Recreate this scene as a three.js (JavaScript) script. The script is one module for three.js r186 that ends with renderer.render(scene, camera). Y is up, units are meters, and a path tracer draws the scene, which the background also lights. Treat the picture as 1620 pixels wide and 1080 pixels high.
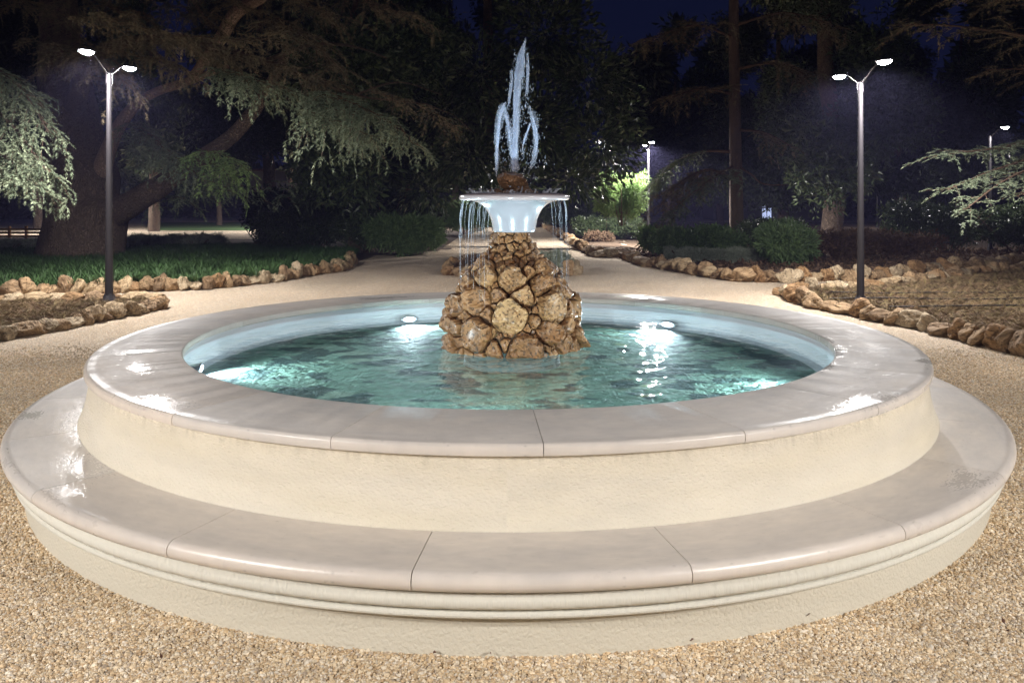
import * as THREE from 'three';
import { ImprovedNoise } from 'three/addons/math/ImprovedNoise.js';
import { mergeGeometries, mergeVertices, toCreasedNormals } from 'three/addons/utils/BufferGeometryUtils.js';

// ---------------------------------------------------------------- camera, sky, exposure
const scene = new THREE.Scene();
const EYE = 1.641, FPX = 1285, HORIZON = 320;              // eye height in metres; focal length and horizon line of the 1620 x 1080 photograph
const camera = new THREE.PerspectiveCamera(2 * Math.atan(540 / FPX) * 180 / Math.PI, 1620 / 1080, 0.1, 600);
camera.position.set(0.02, EYE, 6);
camera.lookAt(0.02, EYE, -10);
camera.setViewOffset(1620, 1080, 0, 540 - HORIZON, 1620, 1080);   // a shifted lens: uprights stay upright
const renderer = new THREE.WebGLRenderer({ antialias: true });
renderer.toneMapping = THREE.LinearToneMapping;
renderer.toneMappingExposure = 1.9;
renderer.shadowMap.enabled = true;
{
  const w = 64, h = 32, d = new Float32Array(w * h * 4);
  for (let y = 0; y < h; y++) for (let x = 0; x < w; x++) {
    const e = Math.max(0, (y + 0.5) / h * 2 - 1), k = Math.pow(1 - e, 3), i = (y * w + x) * 4;
    d[i] = 0.0014 + 0.001 * k; d[i + 1] = 0.0022 + 0.001 * k; d[i + 2] = 0.0095 + 0.002 * k; d[i + 3] = 1;
  }
  const sky = new THREE.DataTexture(d, w, h, THREE.RGBAFormat, THREE.FloatType);
  sky.mapping = THREE.EquirectangularReflectionMapping; sky.magFilter = THREE.LinearFilter; sky.needsUpdate = true;
  scene.background = sky; scene.environment = sky;
}

scene.fog = new THREE.FogExp2(0x8886b8, 0.0010);

// ---------------------------------------------------------------- helpers
const V = (x, y, z) => new THREE.Vector3(x, y, z);
function rng(seed) { let a = seed >>> 0; return () => { a |= 0; a = a + 0x6D2B79F5 | 0; let t = Math.imul(a ^ a >>> 15, 1 | a); t = t + Math.imul(t ^ t >>> 7, 61 | t) ^ t; return ((t ^ t >>> 14) >>> 0) / 4294967296; }; }
const PN = new ImprovedNoise();
const fbm = (x, y, z, o = 4) => { let s = 0, a = 0.5, f = 1; for (let i = 0; i < o; i++) { s += a * PN.noise(x * f + 11.3 * i, y * f + 3.7 * i, z * f + 7.1 * i); a *= 0.5; f *= 2.03; } return s; };
const lerp = THREE.MathUtils.lerp, clamp = THREE.MathUtils.clamp, smooth = THREE.MathUtils.smoothstep;
const W = (px, py, d) => V((px - 810) / FPX * d + 0.02, EYE + (HORIZON - py) / FPX * d, 6 - d);  // a point seen at that place of the photograph, d metres away
const G = (px, py) => { const d = EYE * FPX / (py - HORIZON); return V((px - 810) / FPX * d + 0.02, 0, 6 - d); };   // a point on the ground
const used = new Map();
function numbered(n) { const k = used.get(n) || 0; used.set(n, k + 1); return k ? n + '_' + String(k).padStart(3, '0') : n; }
function shade(o) { o.traverse((c) => { if (c.isMesh) { c.castShadow = true; c.receiveShadow = true; } }); return o; }
function thing(name, label, category, pos, group) {
  const o = new THREE.Group(); o.name = numbered(name); if (pos) o.position.copy(pos); scene.add(o);
  o.userData = { label, category }; if (group) o.userData.group = group;
  return o;
}
function part(name, geo, mat, parent, pos) { const m = new THREE.Mesh(geo, mat); m.name = name; if (pos) m.position.copy(pos); m.castShadow = m.receiveShadow = true; parent.add(m); return m; }
function single(name, geo, mat, label, category, pos, group) { const m = part(numbered(name), geo, mat, scene, pos); m.userData = { label, category }; if (group) m.userData.group = group; return m; }
function struct(name, geo, mat) { const m = part(numbered(name), geo, mat, scene); m.userData = { kind: 'structure' }; return m; }
function stuff(m, name, label, category) { m.name = numbered(name); m.userData = { kind: 'stuff', label, category }; m.castShadow = m.receiveShadow = true; scene.add(m); return m; }
const std = (r, g, b, rough = 0.8, more = {}) => new THREE.MeshPhysicalMaterial({ color: new THREE.Color().setRGB(r, g, b), roughness: rough, ...more });
const toS = (c) => Math.round(255 * (c <= 0.0031308 ? c * 12.92 : 1.055 * Math.pow(clamp(c, 0, 1), 1 / 2.4) - 0.055));
function tex(w, h, fn, color) {       // fn(u, v) -> [r, g, b] linear 0..1 or one number
  const d = new Uint8Array(w * h * 4);
  for (let y = 0; y < h; y++) for (let x = 0; x < w; x++) {
    const c = fn(x / w, y / h), i = (y * w + x) * 4;
    if (Array.isArray(c)) for (let k = 0; k < 3; k++) d[i + k] = color ? toS(c[k]) : Math.round(255 * clamp(c[k], 0, 1));
    else d[i] = d[i + 1] = d[i + 2] = Math.round(255 * clamp(c, 0, 1));
    d[i + 3] = 255;
  }
  const t = new THREE.DataTexture(d, w, h); t.wrapS = t.wrapT = THREE.RepeatWrapping; t.magFilter = THREE.LinearFilter;
  if (color) t.colorSpace = THREE.SRGBColorSpace; t.needsUpdate = true; return t;
}
function rep(t, x, y) { const c = t.clone(); c.repeat.set(x, y); c.needsUpdate = true; return c; }
const LAT = Float32Array.from({ length: 65536 }, ((q) => () => q() - 0.5)(rng(12345)));
const tileNoise = (u, v, f, o = 4, seed = 0) => { // noise that repeats after u = 1 and v = 1
  let s = 0, a = 1, n = Math.max(1, Math.round(f));
  for (let i = 0; i < o; i++) {
    const x = u * n, y = v * n, xi = Math.floor(x), yi = Math.floor(y), fx = x - xi, fy = y - yi, sx = fx * fx * (3 - 2 * fx), sy = fy * fy * (3 - 2 * fy);
    const g = (p, q) => LAT[((((p % n) + n) % n) * 157 + (((q % n) + n) % n) * 7919 + i * 1013 + Math.round(seed * 331)) & 65535];
    s += a * lerp(lerp(g(xi, yi), g(xi + 1, yi), sx), lerp(g(xi, yi + 1), g(xi + 1, yi + 1), sx), sy); a *= 0.5; n *= 2;
  }
  return s * 0.8;
};
function instanced(geo, mat, list, colors) {
  const m = new THREE.InstancedMesh(geo, mat, list.length);
  list.forEach((x, i) => m.setMatrixAt(i, x));
  if (colors) colors.forEach((c, i) => m.setColorAt(i, c));
  return m;
}
const _q = new THREE.Quaternion(), _s = V(1, 1, 1), _X = V(1, 0, 0), _Y = V(0, 1, 0);
function along(pos, dir, scale, roll = 0) { // +x of the shape laid along dir, its +y kept up
  const x = dir.clone().normalize(), z = V(0, 0, 1).crossVectors(x, _Y);
  if (z.lengthSq() < 1e-5) z.set(0, 0, 1); z.normalize();
  const y = V(0, 0, 0).crossVectors(z, x), m = new THREE.Matrix4().makeBasis(x, y, z);
  if (roll) m.multiply(new THREE.Matrix4().makeRotationX(roll));
  m.scale(typeof scale === 'number' ? _s.set(scale, scale, scale) : scale); m.setPosition(pos); return m;
}
function tube(pts, radii, sides = 6, seg = 0, bump = 0, seed = 0) { // a tapered limb through points
  const c = new THREE.CatmullRomCurve3(pts), n = seg || pts.length * 4, pos = [], uv = [], idx = [];
  const fr = c.computeFrenetFrames(n, false), len = c.getLength();
  for (let i = 0; i <= n; i++) {
    const t = i / n, p = c.getPointAt(t), k = t * (radii.length - 1), a = Math.min(radii.length - 2, Math.floor(k)), r = lerp(radii[a], radii[a + 1], k - a);
    for (let j = 0; j <= sides; j++) {
      const w = j / sides * Math.PI * 2, dx = Math.cos(w), dy = Math.sin(w);
      const rr = r * (1 + (bump ? bump * fbm(dx * 2 + seed, dy * 2, t * len * 0.8, 3) : 0));
      const q = p.clone().addScaledVector(fr.normals[i], dx * rr).addScaledVector(fr.binormals[i], dy * rr);
      pos.push(q.x, q.y, q.z); uv.push(j / sides * Math.max(1, Math.round(r * 6.28 / 0.8)), t * len / 0.8);
    }
  }
  for (let i = 0; i < n; i++) for (let j = 0; j < sides; j++) { const a = i * (sides + 1) + j, b = a + sides + 1; idx.push(a, b, a + 1, b, b + 1, a + 1); }
  const g = new THREE.BufferGeometry(); g.setAttribute('position', new THREE.Float32BufferAttribute(pos, 3)); g.setAttribute('uv', new THREE.Float32BufferAttribute(uv, 2)); g.setIndex(idx); g.computeVertexNormals(); return g;
}
// a closed profile (r, y) swept round the fountain's axis from th0 to th1 (0 is towards the camera)
function sweep(prof, th0, th1, n, closed = true, crease = 0.5) {
  const full = Math.abs(th1 - th0 - 2 * Math.PI) < 1e-6, P = [], U = [], m = closed ? prof.length : prof.length - 1;
  let lo = 1e9, hi = -1e9, acc = [0]; for (const [r] of prof) { lo = Math.min(lo, r); hi = Math.max(hi, r); }
  for (let i = 1; i < prof.length; i++) acc.push(acc[i - 1] + Math.hypot(prof[i][0] - prof[i - 1][0], prof[i][1] - prof[i - 1][1]));
  const vOf = (k) => closed ? (prof[k][0] - lo) / (hi - lo) : acc[k] / acc[acc.length - 1];
  const at = (k, t) => { const a = lerp(th0, th1, t); return [prof[k][0] * Math.sin(a), prof[k][1], prof[k][0] * Math.cos(a)]; };
  for (let i = 0; i < n; i++) for (let k = 0; k < m; k++) {
    const k2 = (k + 1) % prof.length, t0 = i / n, t1 = (i + 1) / n, q = [[k, t0], [k2, t0], [k2, t1], [k, t0], [k2, t1], [k, t1]];
    for (const [kk, t] of q) { P.push(...at(kk, t)); U.push(lerp(th0, th1, t) / (2 * Math.PI), vOf(kk)); }
  }
  if (closed && !full) {
    const tri = THREE.ShapeUtils.triangulateShape(prof.map(([r, y]) => new THREE.Vector2(r, y)), []);
    for (const t of [0, 1]) for (const f of tri) for (const k of (t ? f : [...f].reverse())) { P.push(...at(k, t)); U.push(lerp(th0, th1, t) / (2 * Math.PI), vOf(k)); }
  }
  const g = new THREE.BufferGeometry(); g.setAttribute('position', new THREE.Float32BufferAttribute(P, 3)); g.setAttribute('uv', new THREE.Float32BufferAttribute(U, 2));
  g.computeVertexNormals(); return toCreasedNormals(g, crease);
}
function rockGeo(seed, detail = 8, planes = 10, rough = 0.1, flat = 1) { // a broken, weathered stone: cut faces, ridges, hollows and pits
  const R = rng(seed), g0 = new THREE.IcosahedronGeometry(1, detail); g0.deleteAttribute('normal'); g0.deleteAttribute('uv');
  const g = mergeVertices(g0, 1e-4), p = g.attributes.position, N = [];
  for (let i = 0; i < planes; i++) { const n = V(R() * 2 - 1, R() * 2 - 1, R() * 2 - 1).normalize(); N.push([n, 0.55 + R() * 0.36]); }
  const d = V(0, 0, 0), uv = [];
  for (let i = 0; i < p.count; i++) {
    d.fromBufferAttribute(p, i).normalize(); let r = 1.12;
    const wx = 0.12 * fbm(d.x * 2 + seed, d.y * 2, d.z * 2, 2), wy = 0.12 * fbm(d.y * 2 + 5, d.z * 2 + seed, d.x * 2, 2);
    for (const [n, k] of N) { const c = n.x * (d.x + wx) + n.y * (d.y + wy) + n.z * d.z; if (c > 0.05) r = Math.min(r, k / c); }
    r += rough * 1.6 * fbm(d.x * 1.7 + seed, d.y * 1.7, d.z * 1.7, 2);
    r -= rough * 1.1 * Math.abs(fbm(d.x * 3.3 + seed, d.y * 3.3, d.z * 3.3 + 4, 3));
    const pit = fbm(d.x * 5.5 + seed * 2, d.y * 5.5, d.z * 5.5, 2); r -= rough * 1.7 * Math.max(0, pit - 0.1);
    r = Math.max(0.35, r);
    p.setXYZ(i, d.x * r, d.y * r * flat, d.z * r); uv.push((d.x * r + d.z * r * 0.6) * 0.8, (d.y * r + d.z * r * 0.45) * 0.8);
  }
  g.setAttribute('uv', new THREE.Float32BufferAttribute(uv, 2)); g.computeVertexNormals(); return g;
}

const ORD = ['first', 'second', 'third', 'fourth', 'fifth', 'sixth', 'seventh', 'eighth', 'ninth', 'tenth', 'eleventh'];
// ---------------------------------------------------------------- textures
function worley(n, seed) { // cells of a periodic jittered n x n grid -> (u, v) => [d1, d2, id, x, y]
  const R = rng(seed), P = new Float32Array(n * n * 2); for (let i = 0; i < P.length; i++) P[i] = R();
  return (u, v) => {
    const x = u * n, y = v * n, cx = Math.floor(x), cy = Math.floor(y); let a = 9, b = 9, id = 0;
    for (let j = -1; j <= 1; j++) for (let i = -1; i <= 1; i++) {
      const gx = ((cx + i) % n + n) % n, gy = ((cy + j) % n + n) % n, k = gy * n + gx, dx = cx + i + P[2 * k] - x, dy = cy + j + P[2 * k + 1] - y, d = dx * dx + dy * dy;
      if (d < a) { b = a; a = d; id = k; } else if (d < b) b = d;
    }
    return [Math.sqrt(a), Math.sqrt(b), id];
  };
}
const STONES = [[.62, .52, .38], [.70, .62, .50], [.52, .40, .26], [.58, .47, .33], [.44, .32, .20], [.66, .60, .52], [.40, .33, .26], [.55, .42, .27]];
const hash = (k) => { const s = Math.sin(k * 127.1 + 3.3) * 43758.5453; return s - Math.floor(s); };
const gw = worley(84, 5);
const gravelT = tex(1024, 1024, (u, v) => { const [a, b, id] = gw(u, v), c = STONES[Math.floor(hash(id) * 8)], k = 0.82 + 0.3 * hash(id + 0.5), e = 0.5 + 0.5 * smooth(b - a, 0.02, 0.22); return c.map((x) => x * k * e); }, true);
const gravelB = tex(1024, 1024, (u, v) => { const [a, b, id] = gw(u, v); return (0.35 + 0.65 * hash(id + 0.2)) * smooth(b - a, 0.0, 0.5) * (1 - 0.4 * a); });
const grainB = tex(512, 512, (u, v) => 0.5 + 0.55 * tileNoise(u, v, 34, 4, 2) + 0.25 * tileNoise(u, v, 9, 2, 5));
const rockB = tex(512, 512, (u, v) => { const n = tileNoise(u, v, 10, 4, 1), p = tileNoise(u, v, 22, 2, 8); return 0.6 + 0.5 * n - 0.9 * Math.max(0, p - 0.1); });
const rockC = tex(512, 512, (u, v) => { const n = 0.5 + tileNoise(u, v, 5, 4, 4), p = smooth(tileNoise(u, v, 22, 2, 8), 0.08, 0.3), k = (0.75 + 0.5 * n) * (1 - 0.55 * p), m = clamp(n, 0, 1); return [lerp(.72, .96, m) * k, lerp(.66, .95, m) * k, lerp(.56, .94, m) * k]; }, true);
const barkB = tex(512, 512, (u, v) => { const n = tileNoise(u, v * 0.999, 8, 3, 3); const a = Math.abs(Math.sin((u * 9 + n * 1.6) * Math.PI * 2)); return clamp(0.2 + 0.7 * Math.pow(a, 0.7) + 0.4 * tileNoise(u, v, 20, 3, 6), 0, 1); });
const barkC = tex(512, 512, (u, v) => { const n = tileNoise(u, v * 0.999, 8, 3, 3); const a = Math.abs(Math.sin((u * 9 + n * 1.6) * Math.PI * 2)), k = 0.55 + 0.45 * a + 0.5 * tileNoise(u, v, 26, 3, 9); return [.20 * k, .145 * k, .105 * k]; }, true);

const RAD = Math.PI / 180;
const angOff = (u, deg) => { let d = u * 360 - deg; d -= 360 * Math.round(d / 360); return d; };
// coping stones: (u round the ring, v from the inner edge to the outer) with a tone for each stone, faint clouds and some wear
function slabColor(offset, seed, gain = 1) {
  return tex(2048, 192, (u, v) => {
    const k = Math.floor(((u * 360 - offset) / 18 + 40) % 20), t = 0.93 + 0.13 * hash(k + seed), w = hash(k * 3 + seed);
    const n = fbm(u * 60, v * 4, seed, 4), m = fbm(u * 260, v * 14, seed + 4, 3), f = gain * t * (1 + 0.2 * n + 0.12 * m) * (1 - 0.3 * smooth(fbm(u * 1100, v * 60, seed + 7, 2), 0.3, 0.42));
    return [lerp(.66, .685, w) * f, lerp(.615, .61, w) * f * (1 - 0.02 * n), lerp(.555, .525, w) * f * (1 - 0.06 * n)];
  }, true);
}
// how dry (rough) or wet (smooth) the stones are: spilled water lies in patches
function slabRough(seed, patches, dry) {
  return tex(2048, 192, (u, v) => {
    let r = dry - 0.3 * smooth(v, 0.86, 0.93) + 0.14 * fbm(u * 40, v * 3, seed, 3) + 0.07 * fbm(u * 300, v * 18, seed, 2), wet = 0;
    for (const [deg, half, v0, v1] of patches) {
      const a = Math.abs(angOff(u, deg)) / half, b = Math.abs(v - (v0 + v1) / 2) / ((v1 - v0) / 2);
      wet = Math.max(wet, smooth(1.05 - Math.hypot(a, b) + 0.7 * fbm(u * 120, v * 9, seed + 9, 3) + 1.5 * fbm(u * 800, v * 44, seed + 5, 2), 0.3, 0.5));
    }
    const drops = smooth(fbm(u * 420, v * 26, seed + 2, 2), 0.22, 0.3);
    return lerp(r, 0.2, Math.max(wet, drops * 0.4));
  });
}
const stuccoC = tex(2048, 256, (u, v) => { // v 0 at the foot, 1 under the coping
  const n = fbm(u * 50, v * 3, 2, 4), run = Math.max(0, 0.6 * fbm(u * 320, 0.4, 8, 2) + 0.7 * fbm(u * 1100, 0.4, 8, 2) + 0.1), len = 0.2 + 0.4 * Math.max(0, fbm(u * 160, 3, 5, 2) + 0.15), s = smooth(v, 1 - len, 1) * run * 0.9, foot = smooth(0.05 - v, 0, 0.05) * 0.3;
  const k = 1 + 0.13 * n - 0.42 * clamp(s, 0, 1) - foot, y = clamp(0.3 + 0.7 * fbm(u * 22, v * 2, 7, 3) + 0.4 * s, 0, 1);
  return [lerp(.76, .74, y) * k, lerp(.70, .66, y) * k, lerp(.58, .485, y) * k];
}, true);
const poolC = tex(1024, 1024, (u, v) => {
  const x = (u - 0.5) * 4.6, y = (v - 0.5) * 4.6, w = fbm(x * 1.1, y * 1.1, 4, 3) * 0.6;
  const a = fbm(x * 1.5 + w, y * 1.5 - w, 1, 5), b = fbm(x * 3.8 + w * 2, y * 3.8, 6, 5), r = Math.hypot(x, y);
  const dark = 0.95 * smooth(b * 1.0 + a * 0.7 + 0.2 * smooth(r, 0.6, 2.0), 0.13, 0.27), light = smooth(a - b * 0.3, 0.0, 0.35) * (1 - dark), g = 0.92 + 0.8 * fbm(x * 13, y * 13, 3, 3);
  const ed = smooth(r + 0.5 * a, 1.95, 2.3); const c = [lerp(.24, .45, light), lerp(.42, .60, light), lerp(.32, .46, light)];
  return [lerp(lerp(c[0], .05, dark) * g, .55, ed * .5), lerp(lerp(c[1], .11, dark) * g, .58, ed * .5), lerp(lerp(c[2], .10, dark) * g, .58, ed * .5)];
}, true);
const waterB = tex(1024, 1024, (u, v) => { const x = u * 4.6, y = v * 4.6; return 0.5 + 0.4 * fbm(x * 4.2, y * 4.2, 3, 3) + 0.16 * fbm(x * 16, y * 16, 9, 3); });

// ---------------------------------------------------------------- materials
const M = {
  gravel: new THREE.MeshStandardMaterial({ map: rep(gravelT, 1, 1), bumpMap: rep(gravelB, 1, 1), bumpScale: 0.018, roughness: 0.95, vertexColors: true, color: new THREE.Color().setRGB(1.55, 1.52, 1.5) }),
  pebble: std(1, 1, 1, 0.85),
  soil: new THREE.MeshStandardMaterial({ color: new THREE.Color().setRGB(.13, .09, .06), map: rep(rockC, 1.3, 1.3), bumpMap: rep(rockB, 1.7, 1.7), bumpScale: 0.03, roughness: 1 }),
  lawn: std(.06, .12, .03, 1, { bumpMap: rep(rockB, 3, 3), bumpScale: 0.04 }),
  stucco: new THREE.MeshStandardMaterial({ map: stuccoC, bumpMap: rep(grainB, 46, 1.3), bumpScale: 0.0055, roughness: 0.9 }),
  stuccoFoot: new THREE.MeshStandardMaterial({ color: new THREE.Color().setRGB(.62, .58, .47), bumpMap: rep(grainB, 60, 0.65), bumpScale: 0.004, roughness: 0.9 }),
  stuccoLine: new THREE.MeshStandardMaterial({ color: new THREE.Color().setRGB(.66, .64, .55), bumpMap: rep(grainB, 40, 0.2), bumpScale: 0.005, roughness: 0.85 }),
  mortar: std(.36, .31, .26, 0.95),
  poolWall: std(.72, .73, .75, 0.45, { bumpMap: rep(grainB, 10, 1), bumpScale: 0.001 }),
  poolFloor: new THREE.MeshStandardMaterial({ map: poolC, bumpMap: rep(rockB, 8, 8), bumpScale: 0.02, roughness: 0.8 }),
  water: std(.77, .90, .915, 0.03, { transmission: 1, thickness: 0, ior: 1.33, bumpMap: waterB, bumpScale: 0.012 }),
  core: std(.13, .08, .045, 1),
  ceramic: std(.35, .345, .37, 0.25, { clearcoat: 1, clearcoatRoughness: 0.06 }),
  lip: std(.42, .34, .33, 0.25, { clearcoat: 0.8, clearcoatRoughness: 0.12 }),
  wetBoulder: std(.42, .235, .12, 0.3, { map: rockC, bumpMap: rockB, bumpScale: 0.02, clearcoat: 0.7, clearcoatRoughness: 0.15 }),
  pole: std(.035, .032, .036, 0.5, { metalness: 0.1 }),
  lens: new THREE.MeshStandardMaterial({ color: 0xffffff, emissive: new THREE.Color().setRGB(.93, .96, 1), emissiveIntensity: 90 }),
  bark: new THREE.MeshStandardMaterial({ map: barkC, bumpMap: barkB, bumpScale: 0.05, roughness: 0.95 }),
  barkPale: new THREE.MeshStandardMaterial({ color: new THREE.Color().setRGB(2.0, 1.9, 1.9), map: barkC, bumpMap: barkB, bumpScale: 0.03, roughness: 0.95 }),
  twig: std(.14, .09, .06, 0.95),
  cedar: std(.19, .23, .15, 0.75),
  cedarBrown: std(.19, .155, .10, 0.8),
  cedarFresh: std(.26, .38, .14, 0.7),
  leafDark: std(.075, .105, .05, 0.28),
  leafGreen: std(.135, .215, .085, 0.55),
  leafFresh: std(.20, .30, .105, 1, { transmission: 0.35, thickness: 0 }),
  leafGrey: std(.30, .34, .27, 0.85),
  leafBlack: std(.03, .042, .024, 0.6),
  leafBrown: std(.13, .08, .048, 0.85),
  blade: std(.05, .10, .034, 0.5),
  straw: std(.20, .14, .075, 0.95),
  hose: std(.02, .017, .015, 0.6),
  timber: std(.50, .27, .09, 0.7, { bumpMap: rep(barkB, 0.5, 2), bumpScale: 0.004 }),
  dryLeaf: std(.11, .05, .03, 0.8),
  jet: std(.80, .86, 1.0, 0.6, { transmission: 0.5, thickness: 0, transparent: true, opacity: 0.33 }),
  jetSoft: std(.80, .86, 1.0, 0.8, { transmission: 0.5, thickness: 0, transparent: true, opacity: 0.11 }),
  veil: std(.80, .86, 1.0, 1, { transmission: 0.5, thickness: 0, transparent: true, opacity: 0.13 }),
  drip: std(.85, .9, 1.0, 0.5, { transmission: 0.5, thickness: 0, transparent: true, opacity: 0.34 }),
  foam: std(.85, .88, .95, 0.8, { transmission: 0.4, thickness: 0, transparent: true, opacity: 0.35 }),
  steel: std(.5, .5, .52, 0.3, { metalness: 1 }),
  wallFar: std(.20, .19, .18, 0.9), roofFar: std(.12, .07, .05, 0.9),
  windowWarm: new THREE.MeshStandardMaterial({ color: 0x221100, emissive: new THREE.Color().setRGB(1, .38, .1), emissiveIntensity: 0.55 }),
  windowCool: new THREE.MeshStandardMaterial({ color: 0x111122, emissive: new THREE.Color().setRGB(.55, .65, 1), emissiveIntensity: 0.5 }),
};

// ---------------------------------------------------------------- ground, beds
{
  const pos = [], uv = [], col = [], idx = [], xs = [], zs = [];
  const ax = (a) => Math.sign(a) * (Math.pow(Math.abs(a), 2.2)) * 90;
  const n = 150; for (let i = 0; i <= n; i++) { const a = i / n * 2 - 1; xs.push(ax(a)); zs.push(ax(a) - 4); }
  for (const z of zs) for (const x of xs) {
    pos.push(x, 0, z); uv.push(x, z);
    const r = Math.hypot(x, z), k = 1 + 0.34 * fbm(x * 0.5, z * 0.5, 2, 5) - 0.15 * smooth(fbm(x * 1.3, z * 1.3, 6, 3), 0.1, 0.4), warm = 0.05 * fbm(x * 0.3, z * 0.3, 9, 2);
    col.push(k * (1 + warm), k, k * (1 - warm)); void r;
  }
  for (let j = 0; j < n; j++) for (let i = 0; i < n; i++) { const a = j * (n + 1) + i, b = a + n + 1; idx.push(a, b, a + 1, b, b + 1, a + 1); }
  const g = new THREE.BufferGeometry(); g.setAttribute('position', new THREE.Float32BufferAttribute(pos, 3)); g.setAttribute('uv', new THREE.Float32BufferAttribute(uv, 2)); g.setAttribute('color', new THREE.Float32BufferAttribute(col, 3)); g.setIndex(idx); g.computeVertexNormals();
  struct('gravel_ground', g, M.gravel);
}
function bed(name, pts, mat, h, bumpy = 0.04, cell = 0.35) { // a sheet of earth over the outline pts, domed a little
  const sh = pts.map((p) => new THREE.Vector2(p.x, p.z)), pos = [], idx = [], uv = [], map = new Map();
  let x0 = 1e9, x1 = -1e9, z0 = 1e9, z1 = -1e9; for (const p of sh) { x0 = Math.min(x0, p.x); x1 = Math.max(x1, p.x); z0 = Math.min(z0, p.y); z1 = Math.max(z1, p.y); }
  const nx = Math.ceil((x1 - x0) / cell), nz = Math.ceil((z1 - z0) / cell);
  const vert = (i, j) => { const k = i * 10000 + j; if (!map.has(k)) { const x = x0 + i * cell, z = z0 + j * cell; map.set(k, pos.length / 3); pos.push(x, h + bumpy * fbm(x * 0.9, z * 0.9, 3, 3), z); uv.push(x, z); } return map.get(k); };
  for (let i = 0; i < nx; i++) for (let j = 0; j < nz; j++) if (inside(x0 + (i + 0.5) * cell, z0 + (j + 0.5) * cell, sh)) { const a = vert(i, j), b = vert(i, j + 1), c = vert(i + 1, j + 1), d = vert(i + 1, j); idx.push(a, b, c, a, c, d); }
  const g = new THREE.BufferGeometry(); g.setAttribute('position', new THREE.Float32BufferAttribute(pos, 3)); g.setAttribute('uv', new THREE.Float32BufferAttribute(uv, 2)); g.setIndex(idx); g.computeVertexNormals();
  return struct(name, g, mat);
}
function inside(x, z, sh) { let c = false; for (let i = 0, j = sh.length - 1; i < sh.length; j = i++) { const a = sh[i], b = sh[j], ay = a.y ?? a.z, by = b.y ?? b.z; if ((ay > z) !== (by > z) && x < (b.x - a.x) * (z - ay) / (by - ay) + a.x) c = !c; } return c; }
const flat2 = (p) => p.map((q) => ({ x: q.x, y: q.z }));

const leftUpper = [G(-70, 473), G(0, 471), G(90, 467), G(160, 464), G(233, 461), G(320, 458), G(360, 454), G(433, 446), G(490, 436), G(540, 428), G(556, 416)];
const leftFront = [G(-60, 556), G(0, 538), G(62, 527), G(115, 517), G(170, 505), G(215, 497), G(256, 488)];
const leftBack = [G(250, 480), G(234, 476), G(180, 477), G(120, 478), G(60, 479), G(0, 480), G(-60, 481)];
const rightFront = [G(1236, 465), G(1262, 479), G(1295, 489), G(1345, 498), G(1380, 506), G(1440, 518), G(1480, 527), G(1527, 539), G(1572, 550), G(1630, 564), G(1700, 584)];
const rightBack = [G(1250, 461), G(1300, 460), G(1345, 458), G(1400, 455), G(1450, 449), G(1500, 442), G(1545, 435), G(1630, 427), G(1720, 421)];
const rightUpper = [G(992, 408), G(1004, 414), G(1026, 421), G(1055, 426), G(1080, 430), G(1120, 438), G(1170, 445), G(1223, 446), G(1280, 445), G(1357, 443), G(1430, 437), G(1480, 430), G(1557, 423), G(1640, 416), G(1720, 412)];
const pathRight = [G(990, 405), G(966, 407), G(946, 406), G(926, 396), G(908, 387), G(890, 375), G(872, 365), G(860, 358)];
bed('left_grass_bed', [...leftUpper, G(600, 404), G(660, 402), G(705, 395), G(735, 372), G(768, 362), G(700, 352), W(420, 372, 36).setY(0), W(380, 372, 36).setY(0), W(300, 372, 36).setY(0), G(-300, 372), G(-300, 473)], M.soil, 0.012, 0.012);
bed('left_lamp_bed', [...leftFront, ...leftBack], M.soil, 0.05, 0.05, 0.12);
bed('right_mulch_bed', [...rightFront, ...[...rightBack].reverse()], M.soil, 0.04, 0.05, 0.12);
bed('right_shrub_bed', [...rightUpper, G(1900, 395), G(1900, 352), G(1010, 352), G(985, 380)], M.soil, 0.014, 0.012);
bed('path_side_bed', [...pathRight, G(900, 350), G(1010, 350), G(985, 384)], M.soil, 0.022, 0.012);
bed('far_lawn', [W(235, 365, 47).setY(0), W(400, 365, 47).setY(0), W(390, 352, 66).setY(0), W(230, 352, 66).setY(0)], M.lawn, 0.02, 0.02);

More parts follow.
